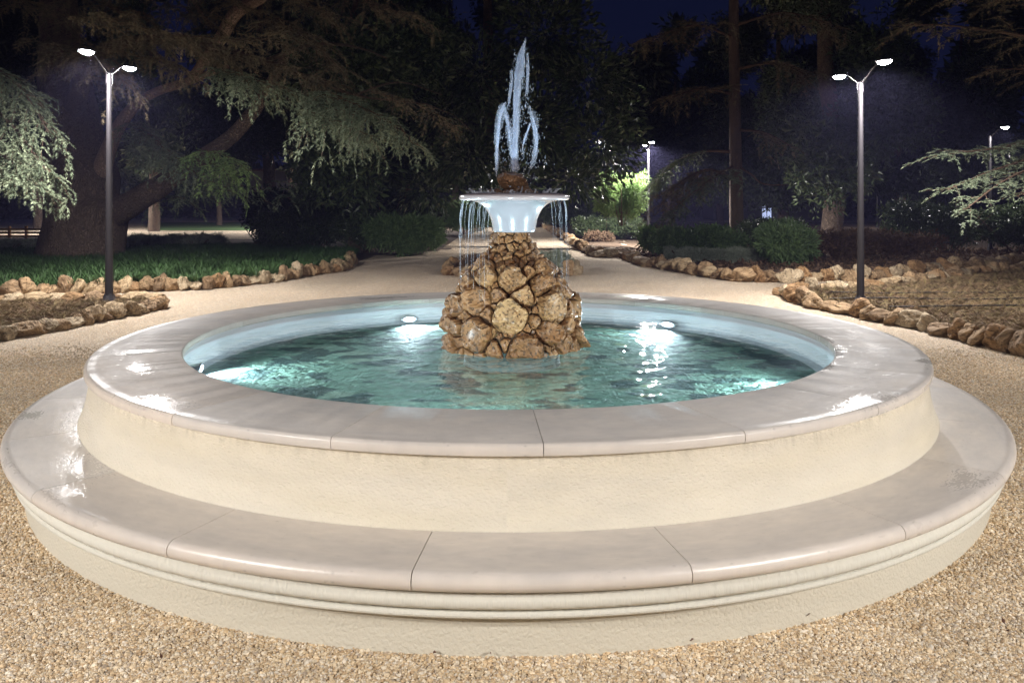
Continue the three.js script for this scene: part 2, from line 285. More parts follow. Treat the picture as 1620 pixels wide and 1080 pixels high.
// ---------------------------------------------------------------- street lamps
const LAMP = {
  pole: new THREE.CylinderGeometry(0.037, 0.062, 3.6, 20).translate(0, 1.85, 0),
  base: new THREE.CylinderGeometry(0.075, 0.14, 0.17, 4, 1).rotateY(Math.PI / 4).translate(0, 0.085, 0),
  collar: new THREE.CylinderGeometry(0.046, 0.05, 0.16, 20).translate(0, 3.62, 0),
  arm: tube([V(0, 3.66, 0), V(0, 3.76, 0.2), V(0, 3.87, 0.42), V(0, 3.935, 0.62)], [0.012, 0.009, 0.008, 0.008], 8, 16),
  head: new THREE.SphereGeometry(1, 24, 12).scale(0.115, 0.028, 0.18).translate(0, 3.93, 0.76),
  lens: new THREE.SphereGeometry(1, 14, 3, 0, 6.2832, Math.PI / 2, Math.PI / 2).scale(0.1, 0.06, 0.15).translate(0, 3.925, 0.76),
};
function streetLamp(pos, label, turn, h, cd, group = 'double headed street lamps', heads = [0, Math.PI]) {
  const t = thing('street_lamp', label, 'street lamp', pos, group); t.rotation.y = turn; t.scale.setScalar(h / 3.9);
  const base = part('base', LAMP.base, M.pole, t); part('pole', LAMP.pole, M.pole, t); part('collar', LAMP.collar, M.pole, t);
  for (const s of heads) {
    part('arm', LAMP.arm, M.hose, t).rotation.y = s;
    const hd = part('lamp_head', LAMP.head, M.pole, t); hd.rotation.y = s;
    part('lens', LAMP.lens, M.lens, hd);
    const l = new THREE.SpotLight(new THREE.Color().setRGB(1, .955, .93), cd, 0, 1.5, 0.35, 2); l.name = 'lamp_glow'; l.position.set(0, 3.82, s ? -0.76 : 0.76); l.target = base; l.castShadow = true; l.shadow.radius = 4; t.add(l);
  }
  return t;
}
const LAMPS = { left: W(172, 320, 13.1).setY(0), right: W(1362, 320, 12.9).setY(0), mid: W(1026, 320, 30).setY(0) };
streetLamp(LAMPS.left, 'tall dark double headed street lamp in the small stone edged bed before the great cedar', 0.04, 3.92, 38);
streetLamp(LAMPS.right, 'tall dark double headed street lamp rising from the straw mulched bed', 0.06, 3.74, 40);
streetLamp(LAMPS.mid, 'small distant street lamp beside the fresh green shrub along the path', 0.0, 3.8, 115);
streetLamp(W(1567, 320, 27).setY(0), 'far street lamp whose lone head shows above the needle sprays at the right edge', 0.03, 4.05, 14, 'single headed street lamps far off', [0]);
streetLamp(W(1597, 320, 36).setY(0), 'far street lamp half hidden by needle branches at the right edge', 0.1, 4.05, 14, 'single headed street lamps far off', [0]);
streetLamp(W(1388, 320, 52).setY(0), 'tiny far street lamp just right of the tall lamp pole', 0.2, 3.85, 14, 'single headed street lamps far off', [0]);
streetLamp(W(128, 320, 44).setY(0), 'street lamp standing out of sight behind the great cedar trunk', 0.2, 3.85, 45);
streetLamp(W(575, 320, 50).setY(0), 'street lamp beside the far path, hidden behind the dark broadleaf tree', 0.2, 3.85, 260);
streetLamp(V(-6.4, 0, 7.3), 'street lamp on the near left side of the plaza, behind the viewer', 0.5, 3.9, 63);
streetLamp(V(6.4, 0, 7.4), 'street lamp on the near right side of the plaza, behind the viewer', -0.5, 3.9, 63);

// ---------------------------------------------------------------- fountain basin
const basin = thing('fountain_basin', 'large round two tier stone fountain basin filled with teal water', 'fountain', V(0, 0, 0));
{
  const TAU = 2 * Math.PI;
  const rimWet = [[-38, 5, .6, 1.05], [-58, 5, .35, .6], [-72, 2, .2, .9], [40, 6, .7, 1.05], [56, 8, -.1, .12], [70, 8, -.1, .15], [82, 7, -.1, .12], [66, 2.4, .78, 1.05], [150, 12, .3, .8], [-150, 9, .2, .7]];
  const stepWet = [[-66, 14, -.2, .5], [-46, 6, .1, .7], [-40, 3, .6, 1.0], [44, 4, .55, 1.0], [-70, 3, .6, 1.0]];
  const rimM = new THREE.MeshStandardMaterial({ map: slabColor(3, 11, 1.09), roughnessMap: slabRough(3, rimWet, 0.62), roughness: 1, bumpMap: rep(grainB, 40, 1), bumpScale: 0.0008 });
  const stepM = new THREE.MeshStandardMaterial({ map: slabColor(12, 23), roughnessMap: slabRough(8, stepWet, 0.62), roughness: 1, bumpMap: rep(grainB, 46, 1), bumpScale: 0.0008 });
  const arc = (cx, cy, r, a0, a1, n) => Array.from({ length: n + 1 }, (_, i) => { const a = lerp(a0, a1, i / n) * RAD; return [cx + r * Math.cos(a), cy + r * Math.sin(a)]; });
  // lower step
  part('step_wall', sweep([[3.045, -0.05], [3.072, 0.0], [3.07, 0.158]], 0, TAU, 220, false), M.stuccoFoot, basin);
  part('step_moulding', sweep([...arc(3.118, 0.178, 0.014, -90, 90, 6), [3.08, 0.192], [3.08, 0.164]], 0, TAU, 220), M.stuccoLine, basin);
  part('step_moulding', sweep([[3.07, 0.196], [3.108, 0.199], ...arc(3.118, 0.23, 0.032, -60, 70, 8), [3.122, 0.272], [3.07, 0.272]], 0, TAU, 220), M.stuccoLine, basin);
  part('mortar_bed', sweep([[2.72, 0.28], [2.72, 0.341], [3.15, 0.341], [3.174, 0.312], [3.15, 0.28]], 0, TAU, 220), M.mortar, basin);
  const step = [[2.70, 0.277], [2.70, 0.347], [3.12, 0.347], ...arc(3.15, 0.311, 0.036, 90, -80, 10).map(([r, y]) => [r, y]), [3.14, 0.275]];
  for (let k = 0; k < 20; k++) { const a = (12 + 18 * k) * RAD, gap = 0.0006; part('step_slab', sweep(step, a + gap, a + 18 * RAD - gap, 14), stepM, basin); }
  // upper wall, coping
  part('basin_wall', sweep([[2.822, 0.340], [2.812, 0.352], [2.795, 0.40], [2.778, 0.46], [2.764, 0.54], [2.752, 0.634]], 0, TAU, 240, false), M.stucco, basin);
  part('inner_wall', sweep([[2.262, 0.634], [2.262, 0.485], [2.25, 0.466], [2.21, 0.455], [2.16, 0.45]], 0, TAU, 160, false), M.poolWall, basin);
  part('mortar_bed', sweep([[2.262, 0.637], [2.244, 0.655], [2.25, 0.679], [2.762, 0.679], [2.778, 0.66], [2.75, 0.637]], 0, TAU, 220), M.mortar, basin);
  const rim = [[2.245, 0.634], [2.236, 0.642], ...arc(2.25, 0.67, 0.014, 180, 90, 5), ...arc(2.763, 0.662, 0.022, 90, 0, 7), [2.785, 0.645], [2.780, 0.634]];
  for (let k = 0; k < 20; k++) { const a = (3 + 18 * k) * RAD, gap = 0.0006; part('coping_slab', sweep(rim, a + gap, a + 18 * RAD - gap, 14), rimM, basin); }
  const fl = new THREE.CircleGeometry(2.262, 96).rotateX(-Math.PI / 2).translate(0, 0.452, 0); part('basin_floor', fl, M.poolFloor, basin);
}
// water with rings spreading from the falling strands
{
  const nr = 170, na = 300, pos = [], uv = [], idx = [], src = [[-0.36, 0.14], [-0.30, 0.2], [0.37, 0.1], [0.33, -0.1], [0.1, 0.42], [-0.42, -0.1]];
  for (let i = 0; i <= nr; i++) for (let j = 0; j < na; j++) {
    const r = 2.26 * Math.pow(i / nr, 0.9), a = j / na * 2 * Math.PI, x = r * Math.sin(a), z = r * Math.cos(a); let h = 0.0035 * fbm(x * 3.2, z * 3.2, 1, 3) + 0.0012 * fbm(x * 13, z * 13, 4, 2);
    for (const [sx, sz] of src) { const d = Math.hypot(x - sx, z - sz); h += 0.0016 * Math.sin(d * 34 + sx * 50) / (1 + d * 1.6) * smooth(d, 0, 0.2); }
    pos.push(x, 0.588 + h, z); uv.push(0.5 + x / 4.6, 0.5 + z / 4.6);
  }
  for (let i = 0; i < nr; i++) for (let j = 0; j < na; j++) { const a = i * na + j, b = i * na + (j + 1) % na; idx.push(a, a + na, b, b, a + na, b + na); }
  const g = new THREE.BufferGeometry(); g.setAttribute('position', new THREE.Float32BufferAttribute(pos, 3)); g.setAttribute('uv', new THREE.Float32BufferAttribute(uv, 2)); g.setIndex(idx); g.computeVertexNormals();
  struct('pool_water', g, M.water);
}
{ // five lamps under water, set round the inner wall
  const lens = new THREE.CylinderGeometry(0.026, 0.026, 0.02, 20).rotateX(Math.PI / 2).scale(2.3, 0.7, 1).translate(0, 0, 0.035), ring = new THREE.TorusGeometry(0.036, 0.012, 8, 24).scale(2.0, 0.8, 1).translate(0, 0, 0.035), body = new THREE.CylinderGeometry(0.042, 0.036, 0.06, 20).rotateX(Math.PI / 2).scale(2, 0.8, 1);
  const glow = new THREE.MeshStandardMaterial({ color: 0xffffff, emissive: new THREE.Color().setRGB(.7, .86, 1), emissiveIntensity: 9 });
  const names = ['underwater lamp at the left wall of the basin, its beam just entering view', 'underwater lamp glowing at the back wall left of the stone cone', 'underwater lamp glowing at the back wall right of the stone cone', 'underwater lamp at the right wall of the basin hidden by the coping', 'underwater lamp at the front wall of the basin hidden by the coping'];
  [-79, -153, 137, 65, -7].forEach((deg, i) => {
    const a = deg * RAD, t = thing('underwater_lamp', names[i], 'pool lamp', V(2.2 * Math.sin(a), 0.50, 2.2 * Math.cos(a)), 'underwater lamps round the basin wall'); t.rotation.y = a + Math.PI;
    const b = part('housing', body, M.steel, t); part('lens', lens, glow, t); part('bezel', ring, M.steel, t);
    const l = new THREE.SpotLight(new THREE.Color().setRGB(.82, .91, 1), 10.5, 0, 1.15, 0.9, 2); l.name = 'pool_glow'; l.position.set(0, 0.0, 0.07); l.castShadow = true; l.shadow.radius = 2; t.add(l);
    l.target = new THREE.Object3D(); l.target.name = 'beam_aim'; l.target.position.set(0, 0.12, 2); t.add(l.target); void b;
  });
}

// ---------------------------------------------------------------- stone pedestal
const profPts = [[.485, .40], [.485, .55], [.485, .62], [.475, .74], [.45, .84], [.42, .93], [.385, 1.03], [.345, 1.10], [.295, 1.17], [.23, 1.24], [.175, 1.30], [.148, 1.345], [.145, 1.425]];
const pedestal = thing('stone_pedestal', 'cone of rough brown stones rising from the middle of the basin', 'pedestal', V(0.02, 0, 0));
const rockMats = [[.32, .155, .055], [.27, .125, .042], [.36, .19, .075], [.22, .105, .04], [.42, .24, .10]].map(([r, g, b]) => std(r, g, b, 0.62, { map: rockC, bumpMap: rockB, bumpScale: 0.022, clearcoat: 0.16, clearcoatRoughness: 0.25 }));
{
  const crv = (h) => { for (let i = 1; i < profPts.length; i++) if (h <= profPts[i][1]) { const a = profPts[i - 1], b = profPts[i], t = (h - a[1]) / (b[1] - a[1]); return [lerp(a[0], b[0], t), (b[0] - a[0]) / (b[1] - a[1])]; } return [.15, 0]; };
  part('mortar_core', new THREE.LatheGeometry(profPts.map(([r, y]) => new THREE.Vector2(r - 0.045, y - 0.01)).filter((q) => q.y > 0.58), 48), M.core, pedestal);
  part('foot', new THREE.CylinderGeometry(0.34, 0.36, 0.17, 40).translate(0, 0.525, 0), std(.07, .105, .1, 0.9, { map: rockC, bumpMap: rockB, bumpScale: 0.02 }), pedestal);
  const R = rng(77), S = [];
  const size = (h) => h < 0.68 ? 0.085 : lerp(0.118, 0.046, smooth(h, 0.72, 1.32));
  const tryAdd = (th, h, r, tight) => { const [rr, sl] = crv(h), p = V(rr * Math.sin(th), h, rr * Math.cos(th)); for (const s of S) if (Math.hypot(s.p.x - p.x, (s.p.y - p.y) * 1.22, s.p.z - p.z) < (s.r + r) * tight) return; S.push({ p, r, th, h, n: V(Math.sin(th), -sl, Math.cos(th)).normalize() }); };
  // the big pale stone low in the middle, then the rest by falling size
  tryAdd(-0.03, 0.86, 0.125, 0.9); tryAdd(0.0, 1.1, 0.10, 0.9);
  for (let i = 0; i < 900; i++) { const h = lerp(0.625, 1.2, R()); tryAdd(R() * 6.283, h, size(h) * (0.7 + 0.75 * R()), 0.84); }
  for (let i = 0; i < 2500; i++) { const h = lerp(0.60, 1.40, R()); tryAdd(R() * 6.283, h, size(h) * (0.5 + 0.3 * R()), 0.86); }
  for (let i = 0; i < 1200; i++) { const h = lerp(0.585, 1.42, R()); tryAdd(R() * 6.283, h, 0.02 + 0.02 * R(), 0.82); }
  S.forEach((s, i) => {
    const tx = V(Math.cos(s.th), 0, -Math.sin(s.th)), ty = V(0, 0, 0).crossVectors(s.n, tx).normalize(), cut = [], Q = rng(i + 500);
    for (const o of S) if (o !== s) { const d = o.p.clone().sub(s.p), L = d.length(); if (L < 0.42) cut.push([d.dot(tx) / L, d.dot(ty) / L, (L * L + s.r * s.r - o.r * o.r) / (2 * L)]); }
    if (s.h < 0.76) cut.push([0, -1, Math.max(0.015, s.p.y - 0.576)]);
    const big = s.r > 0.06, g0 = new THREE.IcosahedronGeometry(1, big ? 11 : 6); g0.deleteAttribute('normal'); g0.deleteAttribute('uv');
    const g = mergeVertices(g0, 1e-4), p = g.attributes.position, uv = [], gapw = 0.0015 + 0.005 * Q(), dep = Math.min(0.085, s.r * (0.65 + 0.4 * Q())), tilt = [(Q() - 0.5) * 0.7, (Q() - 0.5) * 0.7], d = V(0, 0, 0), ox = Q() * 9, F = [];
    for (let k = 0; k < 7; k++) { const a = Q() * 6.28, q = 0.25 + 0.55 * Q(), n = V(q * Math.cos(a), q * Math.sin(a), Math.sqrt(1 - q * q)); F.push([n, 0.66 + 0.3 * Q()]); }
    if (s.r > 0.045) for (let k = 0; k < 2; k++) { const a = Q() * 6.28; cut.push([Math.cos(a), Math.sin(a), s.r * (0.85 + 0.4 * Q())]); }
    for (let k = 0; k < p.count; k++) {
      d.fromBufferAttribute(p, k).normalize(); const c = Math.hypot(d.x, d.y), cx = c > 1e-6 ? d.x / c : 1, cy = c > 1e-6 ? d.y / c : 0; let rho = s.r * 1.75;
      for (const [nx, ny, dist] of cut) { const q = nx * cx + ny * cy; if (q > 0.05) rho = Math.min(rho, dist / q); }
      rho = Math.max(0.012, rho - gapw) * (1 - 0.1 * Math.abs(fbm(cx * 1.6 + ox, cy * 1.6, 2, 2)) - 0.16 * Math.max(0, fbm(cx * 2.7 + ox, cy * 2.7, 7, 2)));
      const e = Math.pow(c, 0.42), up = d.z > 0; let h = 1; if (up) for (const [n, kk] of F) h = Math.min(h, kk / Math.max(0.12, n.dot(d)));
      let x = cx * rho * e * lerp(1, Math.min(1, h * 1.15), 0.5), y = cy * rho * e * lerp(1, Math.min(1, h * 1.15), 0.5), z = dep * Math.sign(d.z) * Math.min(0.8, Math.abs(d.z)) * h * 1.15 + (x * tilt[0] + y * tilt[1]) * (up ? 1 : 0.4);
      const n = fbm(x * 11 + ox, y * 11, z * 11 + ox, 3), rid = Math.abs(fbm(x * 24 + ox, y * 24, z * 24, 2)), pit = Math.max(0, fbm(x * 38 + ox, y * 38, z * 38, 2) - 0.08), push = 0.034 * n - 0.026 * rid - 0.042 * pit;
      const big1 = Math.min(1, s.r / 0.09); z += push * big1 * (up ? 1 : 0); x += cx * push * 0.5 * big1; y += cy * push * 0.5 * big1;
      p.setXYZ(k, x, y, z); uv.push((x + 0.5 * z) * 3.6 + ox, (y + 0.4 * z) * 3.6);
    }
    g.setAttribute('uv', new THREE.Float32BufferAttribute(uv, 2)); g.computeVertexNormals();
    const m = part('stone', g, rockMats[i === 0 ? 4 : Math.floor(Q() * Q() * 5)], pedestal, s.p.clone().addScaledVector(s.n, -0.034 + 0.032 * Q()));
    m.quaternion.setFromRotationMatrix(new THREE.Matrix4().makeBasis(tx, ty, s.n));
  });
}
// bowl, boulder and its small stones
const BX = 0.036;
const bowl = thing('fountain_bowl', 'flared white glazed bowl on top of the stone cone, water spilling over its lip', 'bowl', V(BX, 1.42, 0));
{
  const lp = (a) => a.map(([r, y]) => new THREE.Vector2(r, y));
  part('body', new THREE.LatheGeometry(lp([[0, 0.004], [.142, 0.002], [.153, 0.006], [.158, 0.018], [.163, .05], [.172, .095], [.187, .135], [.21, .175], [.24, .203], [.275, .222], [.32, .233], [.37, .238], [.39, .238]]), 96), M.ceramic, bowl);
  part('lip', new THREE.LatheGeometry(lp([[.385, .236], [.402, .240], [.409, .252], [.407, .268], [.396, .280], [.37, .287], [.33, .288], [.31, .284], [.29, .25]]), 96), M.lip, bowl);
  part('bowl_water', new THREE.CircleGeometry(0.315, 48).rotateX(-Math.PI / 2).translate(0, 0.2855, 0), std(.25, .2, .19, 0.08), bowl);
}
const boulder = single('boulder', rockGeo(31, 16, 30, 0.07), M.wetBoulder, 'wet rounded reddish brown boulder lying in the bowl with the jet rising from it', 'boulder', V(BX, 1.80, 0));
boulder.scale.set(0.165, 0.092, 0.14); boulder.rotation.set(0, 0.5, -0.1);
[[-.13, .02, .045], [.1, .06, .05], [.15, -.03, .04], [-.05, .1, .045], [.02, -.1, .06], [-.17, -.05, .035]].forEach(([x, z, s], i) => {
  const o = single('bowl_stone', rockGeo(60 + i, 5, 9, 0.1, 0.6), M.wetBoulder, ['flat dark wet stone in the bowl peeping out left of the boulder', 'dark wet stone in the bowl at the front right of the boulder', 'small dark stone right of the boulder, nearest the bowl lip', 'dark stone at the front left foot of the boulder', 'dark stone hidden behind the boulder in the bowl', 'smallest dark stone farthest left of the boulder'][i], 'stone', V(BX + x, 1.715, z), 'small stones under the boulder'); o.scale.setScalar(s); o.rotation.y = i;
});

// ---------------------------------------------------------------- moving water
{
  const D = 6, at = (px, py, dz = 0) => { const p = W(px, py, D); p.z += dz; return p; };
  const strand = (list, r0, r1, seed, n = 40, wob = 0.01) => { // a ragged ribbon of water
    const R = rng(seed), pts = list.map((p) => V(p.x + (R() - 0.5) * wob, p.y, p.z + (R() - 0.5) * wob));
    const c = new THREE.CatmullRomCurve3(pts), fine = [], rad = [];
    for (let i = 0; i <= n; i++) { const t = i / n, p = c.getPointAt(t); p.x += wob * 0.5 * fbm(p.y * 9, seed, 1, 3); p.z += wob * 0.5 * fbm(p.y * 9, seed, 5, 3); fine.push(p); rad.push(Math.max(0.0007, lerp(r0, r1, t) * (1 + 1.1 * fbm(p.y * 8, seed * 3.1, 2, 3)) * Math.min(1, (1 - t) * 9 + 0.15) * lerp(0.22, 1, smooth(0.5 + 1.5 * fbm(p.y * 10, seed * 7.7, 4, 3), 0.22, 0.6)))); }
    return tube(fine, rad, 6, n);
  };
  const jet = thing('water_jet', 'bluish white jet of water shooting up from the boulder and breaking apart', 'water jet', V(0, 0, 0));
  const main = [], soft = [], R = rng(9);
  const body = (rows, n, spread, seed) => { // rows: [px, py, width in px]; many strands fill that width
    const Q = rng(seed);
    for (let i = 0; i < n * 0.7; i++) {
      const o = (Q() + Q() - 1), from = Math.floor(Q() * 2), to = rows.length - Math.floor(Q() * 2), pts = rows.slice(from, to);
      const c = pts.map(([x, y, w]) => at(x + o * w * 0.42 * spread, y + (Q() - .5) * 5, (Q() - 0.5) * w / 214 * 0.6));
      const wid = 1.3 * pts.reduce((a, q) => a + q[2], 0) / pts.length / 214;
      (i % 5 < 2 ? main : soft).push(strand(c, wid * (i % 5 < 2 ? 0.15 : 0.3), wid * (i % 5 < 2 ? 0.1 : 0.2), seed * 31 + i, 60, 0.005));
    }
  };
  const veil = [];
  for (const [rows, k] of [[[[814, 268, 10], [815, 225, 12], [817, 180, 16], [819, 140, 20], [823, 105, 20], [827, 80, 12], [831, 64, 4]], 3], [[[796, 168, 12], [790, 190, 12], [787, 225, 9], [786, 275, 8]], 2], [[[841, 176, 8], [848, 205, 12], [848, 235, 12], [840, 268, 11]], 2], [[[798, 170, 9], [806, 205, 10], [811, 250, 9]], 1]]) for (let i = 0; i < k; i++) veil.push(strand(rows.map(([x, y, w]) => at(x + (i - 1) * w * 0.16, y, i * 0.01)), rows[0][2] / 214 * 0.6, rows[rows.length - 1][2] / 214 * 0.5, 500 + i + rows.length * 9, 60, 0.006));
  part('jet_veil', mergeGeometries(veil), M.veil, jet);
  body([[814, 270, 8], [815, 240, 8], [816, 205, 9], [817, 170, 11], [819, 140, 13], [821, 115, 16], [824, 95, 15], [827, 80, 10], [830, 68, 5], [832, 61, 3]], 26, 1, 1);
  body([[820, 150, 10], [821, 120, 16], [825, 90, 14], [829, 74, 7]], 14, 1.1, 2);
  body([[834, 84, 4], [834, 100, 6], [834, 125, 6], [833, 150, 5], [831, 172, 3]], 9, 1, 3);
  body([[809, 110, 4], [810, 125, 7], [808, 145, 7], [805, 160, 5], [803, 168, 3]], 9, 1, 4);
  body([[800, 163, 4], [796, 168, 11], [792, 182, 9], [789, 200, 6], [787, 225, 5], [786, 255, 5], [785, 280, 4]], 14, 0.9, 5);
  body([[797, 166, 8], [801, 180, 7], [805, 200, 7], [808, 225, 6], [811, 258, 5]], 12, 1, 6);
  body([[838, 168, 4], [841, 184, 7], [846, 200, 7], [849, 225, 6], [846, 246, 8], [838, 268, 7]], 13, 1, 7);
  body([[839, 195, 5], [833, 212, 7], [828, 230, 8], [829, 248, 4]], 9, 1, 8);
  part('jet_column', mergeGeometries(main), M.jet, jet); part('jet_spray', mergeGeometries(soft), M.jetSoft, jet);
  const drops = [], dg = new THREE.IcosahedronGeometry(1, 1);
  for (let i = 0; i < 620; i++) { const y = lerp(75, 285, R()), sp = 8 + (y - 75) * 0.14, p = at(824 + (R() + R() - 1) * sp * 1.6, y, (R() - 0.5) * 0.2), s = 0.0015 + 0.0022 * R(); drops.push(new THREE.Matrix4().compose(p, _q.identity(), V(s, s * (1.5 + 2 * R()), s))); }
  for (let i = 0; i < 130; i++) { const a = R() * 6.28, r = Math.sqrt(R()) * 0.36, s = 0.0015 + 0.0025 * R(); drops.push(new THREE.Matrix4().compose(V(BX + r * Math.sin(a), 1.71 + R() * R() * 0.09, r * Math.cos(a)), _q.identity(), V(s * 2, s, s * 2))); }
  const dm = instanced(dg, M.jet, drops); stuff(dm, 'water_drops', 'white drops of water flying round the jet and above the bowl', 'water drops');
  // splashes on the bowl
  const fo = []; for (let i = 0; i < 60; i++) { const a = R() * 6.28, r = 0.12 + Math.sqrt(R()) * 0.24, h = 0.01 + 0.05 * R() * R(), b = V(BX + r * Math.sin(a), 1.705, r * Math.cos(a)); fo.push(strand([b, V(b.x * 1.04, 1.705 + h * 0.6, b.z), V(b.x * 1.1 + (R() - .5) * .03, 1.705 + h, b.z + (R() - .5) * .03)], 0.009, 0.004, 900 + i, 10, 0.02)); }
  const sp = mergeGeometries(fo); const so = single('splash', sp, M.foam, 'low white splashes where the falling jet meets the water of the bowl', 'splash'); void so;
  // strands falling from the lip, each a thing one can count
  const lip = [[733, 380, .0036, .05], [736, 376, .0030, .1], [742, 340, .0018, .2], [748, 398, .0028, .24], [752, 378, .002, .18], [756, 345, .0016, .25], [761, 350, .0018, .3], [765, 365, .0022, .29], [769, 372, .002, .3], [773, 372, .0018, .31], [778, 360, .0014, .33], [868, 350, .0014, .32], [874, 338, .0016, .31], [880, 372, .0016, .26], [884, 352, .0014, .24], [890, 362, .0026, .16], [893, 378, .002, .1]];
  lip.forEach(([px, end, r, dz], i) => {
    const x0 = (px - 814) / 214, x = x0 + BX, zz = Math.sqrt(Math.max(0.0, 0.409 * 0.409 - x0 * x0)) * (i % 2 ? 1 : 0.6), h0 = 1.66, h1 = EYE - (end - HORIZON) / 214, p = [];
    const Q = rng(i + 40), n = 5; for (let k = 0; k <= n; k++) { const t = k / n; p.push(V(x + 0.018 * Math.sqrt(t) * Math.sign(x0), lerp(h0, h1, t), zz + 0.01 * t)); }
    const gs = [strand(p, r * 1.3, r * 0.7, 700 + i, 40, 0.006), strand(p.map((q) => V(q.x + (Q() - 0.5) * 0.008, q.y - 0.02, q.z)), r, r * 0.4, 740 + i, 40, 0.012)];
    { const q = p[n], tail = [q, V(q.x + 0.004, (q.y + 0.62) / 2 + 0.1, q.z), V(q.x + 0.006, 0.6, q.z)]; gs.push(strand(tail, r * 0.4, r * 0.25, 780 + i, 40, 0.008)); }
    single('water_strand', mergeGeometries(gs), M.drip, i < 11 ? `thin white water strand left of the bowl body, ${ORD[i]} one from the left` : `thin white water strand right of the bowl body, ${ORD[i - 11]} one from the bowl`, 'falling water', null, 'strands of water falling from the bowl');
  });
}

// ---------------------------------------------------------------- stone borders
const edgeGeo = Array.from({ length: 14 }, (_, i) => rockGeo(300 + i, 9, 11, 0.17));
const edgeMats = [[.40, .275, .155], [.46, .345, .21], [.35, .215, .105], [.50, .40, .27], [.31, .21, .12]].map(([r, g, b]) => std(r, g, b, 0.85, { map: rockC, bumpMap: rockB, bumpScale: 0.03 }));
function border(name, label, pts, w, h, seed, rows = 1) {
  const t = thing(name, label, 'stone border', V(0, 0, 0)), R = rng(seed), c = new THREE.CatmullRomCurve3(pts, false, 'catmullrom', 0.3), L = c.getLength();
  for (let s = 0; s < L;) {
    const ww = w * (0.55 + 0.95 * R() * R() + 0.15 * R()), p = c.getPointAt(Math.min(1, (s + ww / 2) / L)), tg = c.getTangentAt(Math.min(1, (s + ww / 2) / L)), hh = h * (0.7 + 0.6 * R());
    const m = part('stone', edgeGeo[Math.floor(R() * 14)], edgeMats[Math.floor(R() * 5)], t, V(p.x + (R() - .5) * .05, hh * 0.42, p.z + (R() - .5) * .05));
    m.scale.set(ww * 0.72, hh * 0.76, w * (0.52 + 0.16 * R())); m.rotation.set((R() - .5) * .35, Math.atan2(-tg.z, tg.x) + (R() - .5) * .5 + (R() < 0.5 ? Math.PI : 0), (R() - .5) * .4);
    s += ww * 0.97;
  }
  return t;
}
border('stone_border', 'long row of upright tan stones edging the grass bed on the left', leftUpper, 0.27, 0.22, 1);
border('stone_border', 'row of tan stones along the gravel side of the small left lamp bed', leftFront, 0.27, 0.16, 2);
border('stone_border', 'shaded low row of stones closing the back of the small left lamp bed', leftBack, 0.3, 0.13, 3);
border('stone_border', 'row of tan stones along the gravel side of the mulched bed on the right', rightFront, 0.27, 0.175, 4);
border('stone_border', 'pale row of stones closing the back of the mulched bed on the right', rightBack, 0.32, 0.17, 5);
border('stone_border', 'long row of stones edging the shrub bed on the right, curving round its tip', rightUpper, 0.36, 0.22, 6);
border('stone_border', 'far row of stones following the right side of the path behind the fountain', pathRight, 0.4, 0.22, 7);
const ISL = V(0.02, 0, 6 - 19), islR = 1.5;
border('stone_border', 'ring of stones round the planted island behind the fountain', Array.from({ length: 17 }, (_, i) => V(ISL.x + islR * Math.sin(i / 16 * 6.283), 0, ISL.z + islR * Math.cos(i / 16 * 6.283))), 0.3, 0.22, 8);
bed('island_bed', Array.from({ length: 24 }, (_, i) => V(ISL.x + 1.43 * Math.sin(i / 24 * 6.283), 0, ISL.z + 1.43 * Math.cos(i / 24 * 6.283))), M.soil, 0.09, 0.04, 0.12);

// ---------------------------------------------------------------- foliage shapes
function bladesGeo(list) { // triangles given as [base, tip, half width vector]
  const p = []; for (const [a, b, w] of list) p.push(a.x - w.x, a.y - w.y, a.z - w.z, a.x + w.x, a.y + w.y, a.z + w.z, b.x, b.y, b.z);
  const g = new THREE.BufferGeometry(); g.setAttribute('position', new THREE.Float32BufferAttribute(p, 3)); g.computeVertexNormals(); return g;
}
function tuftGeo(seed, n = 30, w = 0.03) { // a needled twig of length 1 along +x
  const R = rng(seed), l = [[V(0, 0, 0), V(1, 0, 0), V(0, 0.015, 0)]];
  for (let i = 0; i < n; i++) { const t = R() * 0.95, s = R() < 0.5 ? 1 : -1, len = (0.34 - 0.16 * t) * (0.7 + 0.6 * R()), a = s * (0.5 + 0.5 * R()), up = (R() - 0.35) * 0.8, b = V(t, 0, 0), tip = V(t + len * Math.cos(a), len * up * 0.6, len * Math.sin(a)); l.push([b, tip, V(w * 0.5, w * (R() - .5), w * (R() - .5))]); }
  return bladesGeo(l);
}
const TUFT = tuftGeo(1, 26, 0.06), TUFT2 = tuftGeo(2, 20, 0.055);
function leafGeo(fold = 0.25, wid = 0.42) { // one leaf along +x, folded along its midrib
  const g = new THREE.BufferGeometry(), a = wid / 2;
  g.setAttribute('position', new THREE.Float32BufferAttribute([0, 0, 0, .4, a * fold, a, 1, -.08, 0, 0, 0, 0, 1, -.08, 0, .4, a * fold, -a], 3)); g.computeVertexNormals(); return g;
}
const LEAF = leafGeo();
function clumpGeo(seed, n, wid = 0.4) { // a handful of leaves round a point, radius about 1
  const R = rng(seed), gs = []; for (let i = 0; i < n; i++) { const d = V(R() * 2 - 1, R() * 1.4 - 0.5, R() * 2 - 1).normalize(); gs.push(leafGeo(0.25, wid).applyMatrix4(along(d.clone().multiplyScalar(0.25 + 0.35 * R()), d.clone().add(V((R() - .5), (R() - .6), (R() - .5))), 0.5 + 0.35 * R(), R() * 6))); }
  return mergeGeometries(gs);
}
const CLUMP = [clumpGeo(1, 12), clumpGeo(2, 12), clumpGeo(3, 16, 0.22)];
const UP = V(0, 1, 0);
